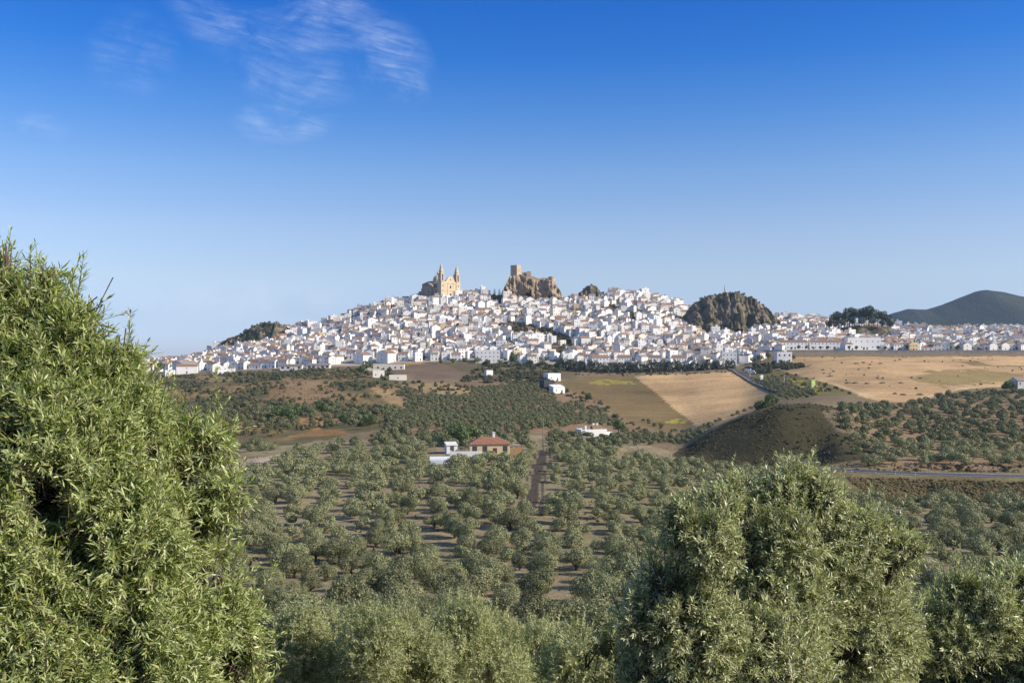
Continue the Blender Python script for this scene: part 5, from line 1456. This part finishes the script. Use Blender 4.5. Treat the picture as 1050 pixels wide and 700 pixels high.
def power_pole(u, Y, h, label, lamp=False):
    o = props(empty('utility_pole', at(u, Y, -0.2)), label, 'pole')
    MB().tube([(0, 0, 0), (0, 0, h * 0.5), (0.03, 0, h)], [0.17, 0.14, 0.10], 8).build('post', M['pole' if not lamp else 'metal'], o, smooth=True)
    if lamp:
        MB().box(-0.06, 0.06, -1.4, 0.06, h - 0.15, h - 0.03).build('arm', M['metal'], o)
        MB().box(-0.16, 0.16, -1.9, -1.3, h - 0.26, h - 0.16).build('lamp_head', M['metal'], o)
    else:
        MB().box(-0.7, 0.7, -0.2, -0.1, h - 0.6, h - 0.45).build('crossarm', M['pole'], o)
        for k in (-0.6, 0, 0.6):
            MB().lathe(k, -0.15, [(0.05, h - 0.45), (0.09, h - 0.36), (0.06, h - 0.24)], 6).build('insulator', M['white3'], o)
power_pole(557, 298, 10.2, 'tall bare utility pole standing at the top of the dirt track')
power_pole(804, 620, 10.0, 'thin grey pole beside the lane below the yellow bloom', True)
power_pole(828, 600, 5.0, 'short grey post beside the yellow-green cabinet')
power_pole(769, 740, 8.0, 'grey lamp post along the lane edge nearer the town', True)
kb = props(empty('kiosk', at(780.5, 745, -0.1), 0.3), 'narrow white kiosk box standing on the lane verge', 'kiosk')
MB().box(-1.1, 1.1, -1, 1, 0, 3.6).build('cabinet', M['white'], kb)
MB().box(-1.25, 1.25, -1.15, 1.15, 3.604, 3.8).build('roof', M['white3'], kb)
MB().box(-0.4, 0.4, -1.05, -0.99, 0.1, 2.0).build('door', M['metal'], kb)
kb = props(empty('kiosk', at(833, 615, -0.1), 0.3), 'yellow-green cabinet hut beside the yellow bloom under the lane', 'kiosk')
MB().box(-1.3, 1.3, -1.1, 1.1, 0, 4.2).build('cabinet', M['limey'], kb)
MB().prism([(-1.4, 4.204), (1.4, 4.204), (0, 4.7)], -1.25, 1.25, 'y').build('roof', M['limey'], kb)
MB().box(-0.5, 0.5, -1.15, -1.09, 0.1, 2.1).build('door', M['metal'], kb)

def vehicle(name, label, loc, rz, kind, mat):
    o = props(empty(name, loc, rz), label, 'van' if kind == 'van' else 'car')
    if kind == 'van':
        prof = [(-3.0, .35), (3.0, .35), (3.0, 1.2), (2.5, 1.35), (2.0, 2.1), (1.7, 2.75), (-3.0, 2.85)]; wd = 1.05
        gl = [((2.05, 1.5), (1.55, 2.1))]
    else:
        prof = [(-2.1, .3), (2.1, .3), (2.15, .75), (1.2, .92), (.55, 1.42), (-1.2, 1.45), (-2.05, .95)]; wd = .86
    MB().prism(prof, -wd, wd, 'y').build('body', M[mat], o)
    g = MB()
    if kind == 'van':
        for s_ in (-1, 1): g.box(1.0, 1.9, s_ * wd - .02, s_ * wd + .02, 1.5, 2.1)
        g.build('side_window', M['glass'], o)
        MB().add([(2.52, -.9, 1.4), (2.52, .9, 1.4), (2.06, .9, 2.08), (2.06, -.9, 2.08)], [(0, 1, 2, 3)]).build('windscreen', M['glass'], o)
    else:
        for s_ in (-1, 1): g.box(-1.1, .5, s_ * wd - .02, s_ * wd + .02, 1.0, 1.34)
        g.build('side_window', M['glass'], o)
        MB().add([(1.18, -.75, .98), (1.18, .75, .98), (.63, .75, 1.4), (.63, -.75, 1.4)], [(0, 1, 2, 3)]).build('windscreen', M['glass'], o)
    ax = 1.9 if kind == 'van' else 1.3
    for x in (-ax, ax):
        for s_ in (-1, 1):
            n = 14
            wv = MB().prism([(x + .34 * math.cos(2 * math.pi * k / n), .34 + .34 * math.sin(2 * math.pi * k / n)) for k in range(n)], s_ * (wd + .03) - .1, s_ * (wd + .03) + .02, 'y')
            wh = wv.build('wheel', M['rubber'], o)
            MB().prism([(x + .18 * math.cos(2 * math.pi * k / n), .34 + .18 * math.sin(2 * math.pi * k / n)) for k in range(n)], s_ * (wd + .06) - .02, s_ * (wd + .06) + .01, 'y').build('rim', M['metal'], wh)
    for s_ in (-1, 1):
        xx = 2.98 if kind == 'van' else 2.1
        MB().box(xx, xx + .06, s_ * wd * .75 - .14, s_ * wd * .75 + .14, .6, .8).build('headlight', M['paint'], o)
    return o
vehicle('camper_van', 'big white camper van parked at the head of the lane', at(767.5, 815, 0.16), -0.5, 'van', 'carwhite')
vehicle('camper_van', 'second white van parked close beside the big camper on the lane', at(771, 800, 0.16), -0.45, 'van', 'carwhite')
vehicle('parked_car', 'white car parked above the long yellowish barn', at(383, 856, 0.1), 0.3, 'car', 'carwhite')
vehicle('parked_car', 'dark car parked next to the white one above the yellowish barn', at(388, 857, 0.1), 0.2, 'car', 'cardark')
vehicle('parked_car', 'dark car last in line above the arched end of the yellowish barn', at(393, 857, 0.1), 0.1, 'car', 'cardark')

# guard rail along the country road
gr = props(empty('guard_rail', (0, 0, 0)), 'metal guard rail with pale posts along the valley side of the country road', 'guard rail')
ln, acc = [], 0.0
P = [Vector(p) for p in RXY]
edge = []
for i in range(len(P) - 1):
    d = (P[i + 1] - P[i]); k = int(d.length / 2)
    for j in range(k):
        q = P[i].lerp(P[i + 1], j / k); nrm = Vector((-d.y, d.x)).normalized()
        if nrm.y > 0: nrm = -nrm
        edge.append(q + nrm * 3.9)
edge = [e for e in edge if 850 < CU + F * e.x / e.y < 1120]
rail = MB()
for a, b in zip(edge[:-1], edge[1:]):
    za, zb = g1(a.x, a.y), g1(b.x, b.y)
    rail.add([(a.x, a.y, za + .45), (b.x, b.y, zb + .45), (b.x, b.y, zb + .76), (a.x, a.y, za + .76), (a.x, a.y + .08, za + .45), (b.x, b.y + .08, zb + .45), (b.x, b.y + .08, zb + .76), (a.x, a.y + .08, za + .76)],
             [(0, 1, 2, 3), (7, 6, 5, 4), (3, 2, 6, 7), (0, 4, 5, 1)])
rail.build('rail', M['metal'], gr)
for e in edge[::2]:
    z = g1(e.x, e.y)
    MB().box(e.x - .09, e.x + .09, e.y + .085, e.y + .22, z - .3, z + .8).build('post', M['white3'], gr)

# low stone wall along the lane
lw = MB()
LW = [(PX(u, Y), Y) for u, Y in ((744, 858), (752, 830), (760, 790), (769, 745), (780, 695), (790, 650), (800, 612))]
pp = []
for i in range(len(LW) - 1):
    a, b = Vector(LW[i]), Vector(LW[i + 1]); k = int((b - a).length / 3)
    pp += [a.lerp(b, j / k) for j in range(k)]
for a, b in zip(pp[:-1], pp[1:]):
    za, zb = g1(a.x, a.y), g1(b.x, b.y)
    ha, hb = 0.8 + .25 * vnoise(a.x, a.y), 0.8 + .25 * vnoise(b.x, b.y)
    lw.add([(a.x - .4, a.y, za - .5), (b.x - .4, b.y, zb - .5), (b.x - .4, b.y, zb + hb), (a.x - .4, a.y, za + ha), (a.x + .4, a.y, za - .5), (b.x + .4, b.y, zb - .5), (b.x + .4, b.y, zb + hb), (a.x + .4, a.y, za + ha)],
           [(0, 3, 2, 1), (4, 5, 6, 7), (3, 7, 6, 2)])
props(lw.build('field_wall', M['rubble']), 'low tan dry-stone wall between the stubble field and the lane', 'wall')
# straw piles and stones on the stubble
SP = [(845, 383), (852, 386), (900, 388), (935, 387.5), (944, 388), (870, 393), (877, 393), (889, 393.5), (905, 393), (924, 393), (918, 404), (926, 405), (943, 405), (892, 374), (903, 373), (918, 370), (923, 369), (844, 379.5), (855, 381), (878, 373)]
for i, (u, v) in enumerate(SP):
    p = hit(u, v)
    r_ = np.random.default_rng(900 + i)
    mb = MB(); n = 10; ln = r_.uniform(1.0, 2.4)
    prof = []
    for ri, zi in ((1.0, -0.2), (0.95, 0.25), (0.7, 0.6), (0.3, 0.8)):
        prof.append((ri, zi))
    mb.lathe(0, 0, prof, n)
    mb.v = [(x * ln * (1 + .2 * r_.normal()), y * 0.9 * (1 + .2 * r_.normal()), z * (1 + .15 * r_.normal())) for x, y, z in mb.v]
    props(mb.build('earth_mound', M['dirt'], None, p, r_.uniform(-.3, .3)), 'low dark heap of cut brush on the tan stubble field below the retaining wall', 'heap', 'dark heaps on the stubble field')

# ------------------------------------------------------------------ evening air
hm, t = material('haze_air')
pvn = t.n('ShaderNodeVolumePrincipled', {'Color': (0.52, 0.72, 1.0), 'Density': 0.000056, 'Anisotropy': 0.1})
t.n('ShaderNodeOutputMaterial', {1: pvn.outputs[0]})
props(MB().box(-7300, 7500, -90, 7000, -112, 300).build('haze', hm), kind='stuff')
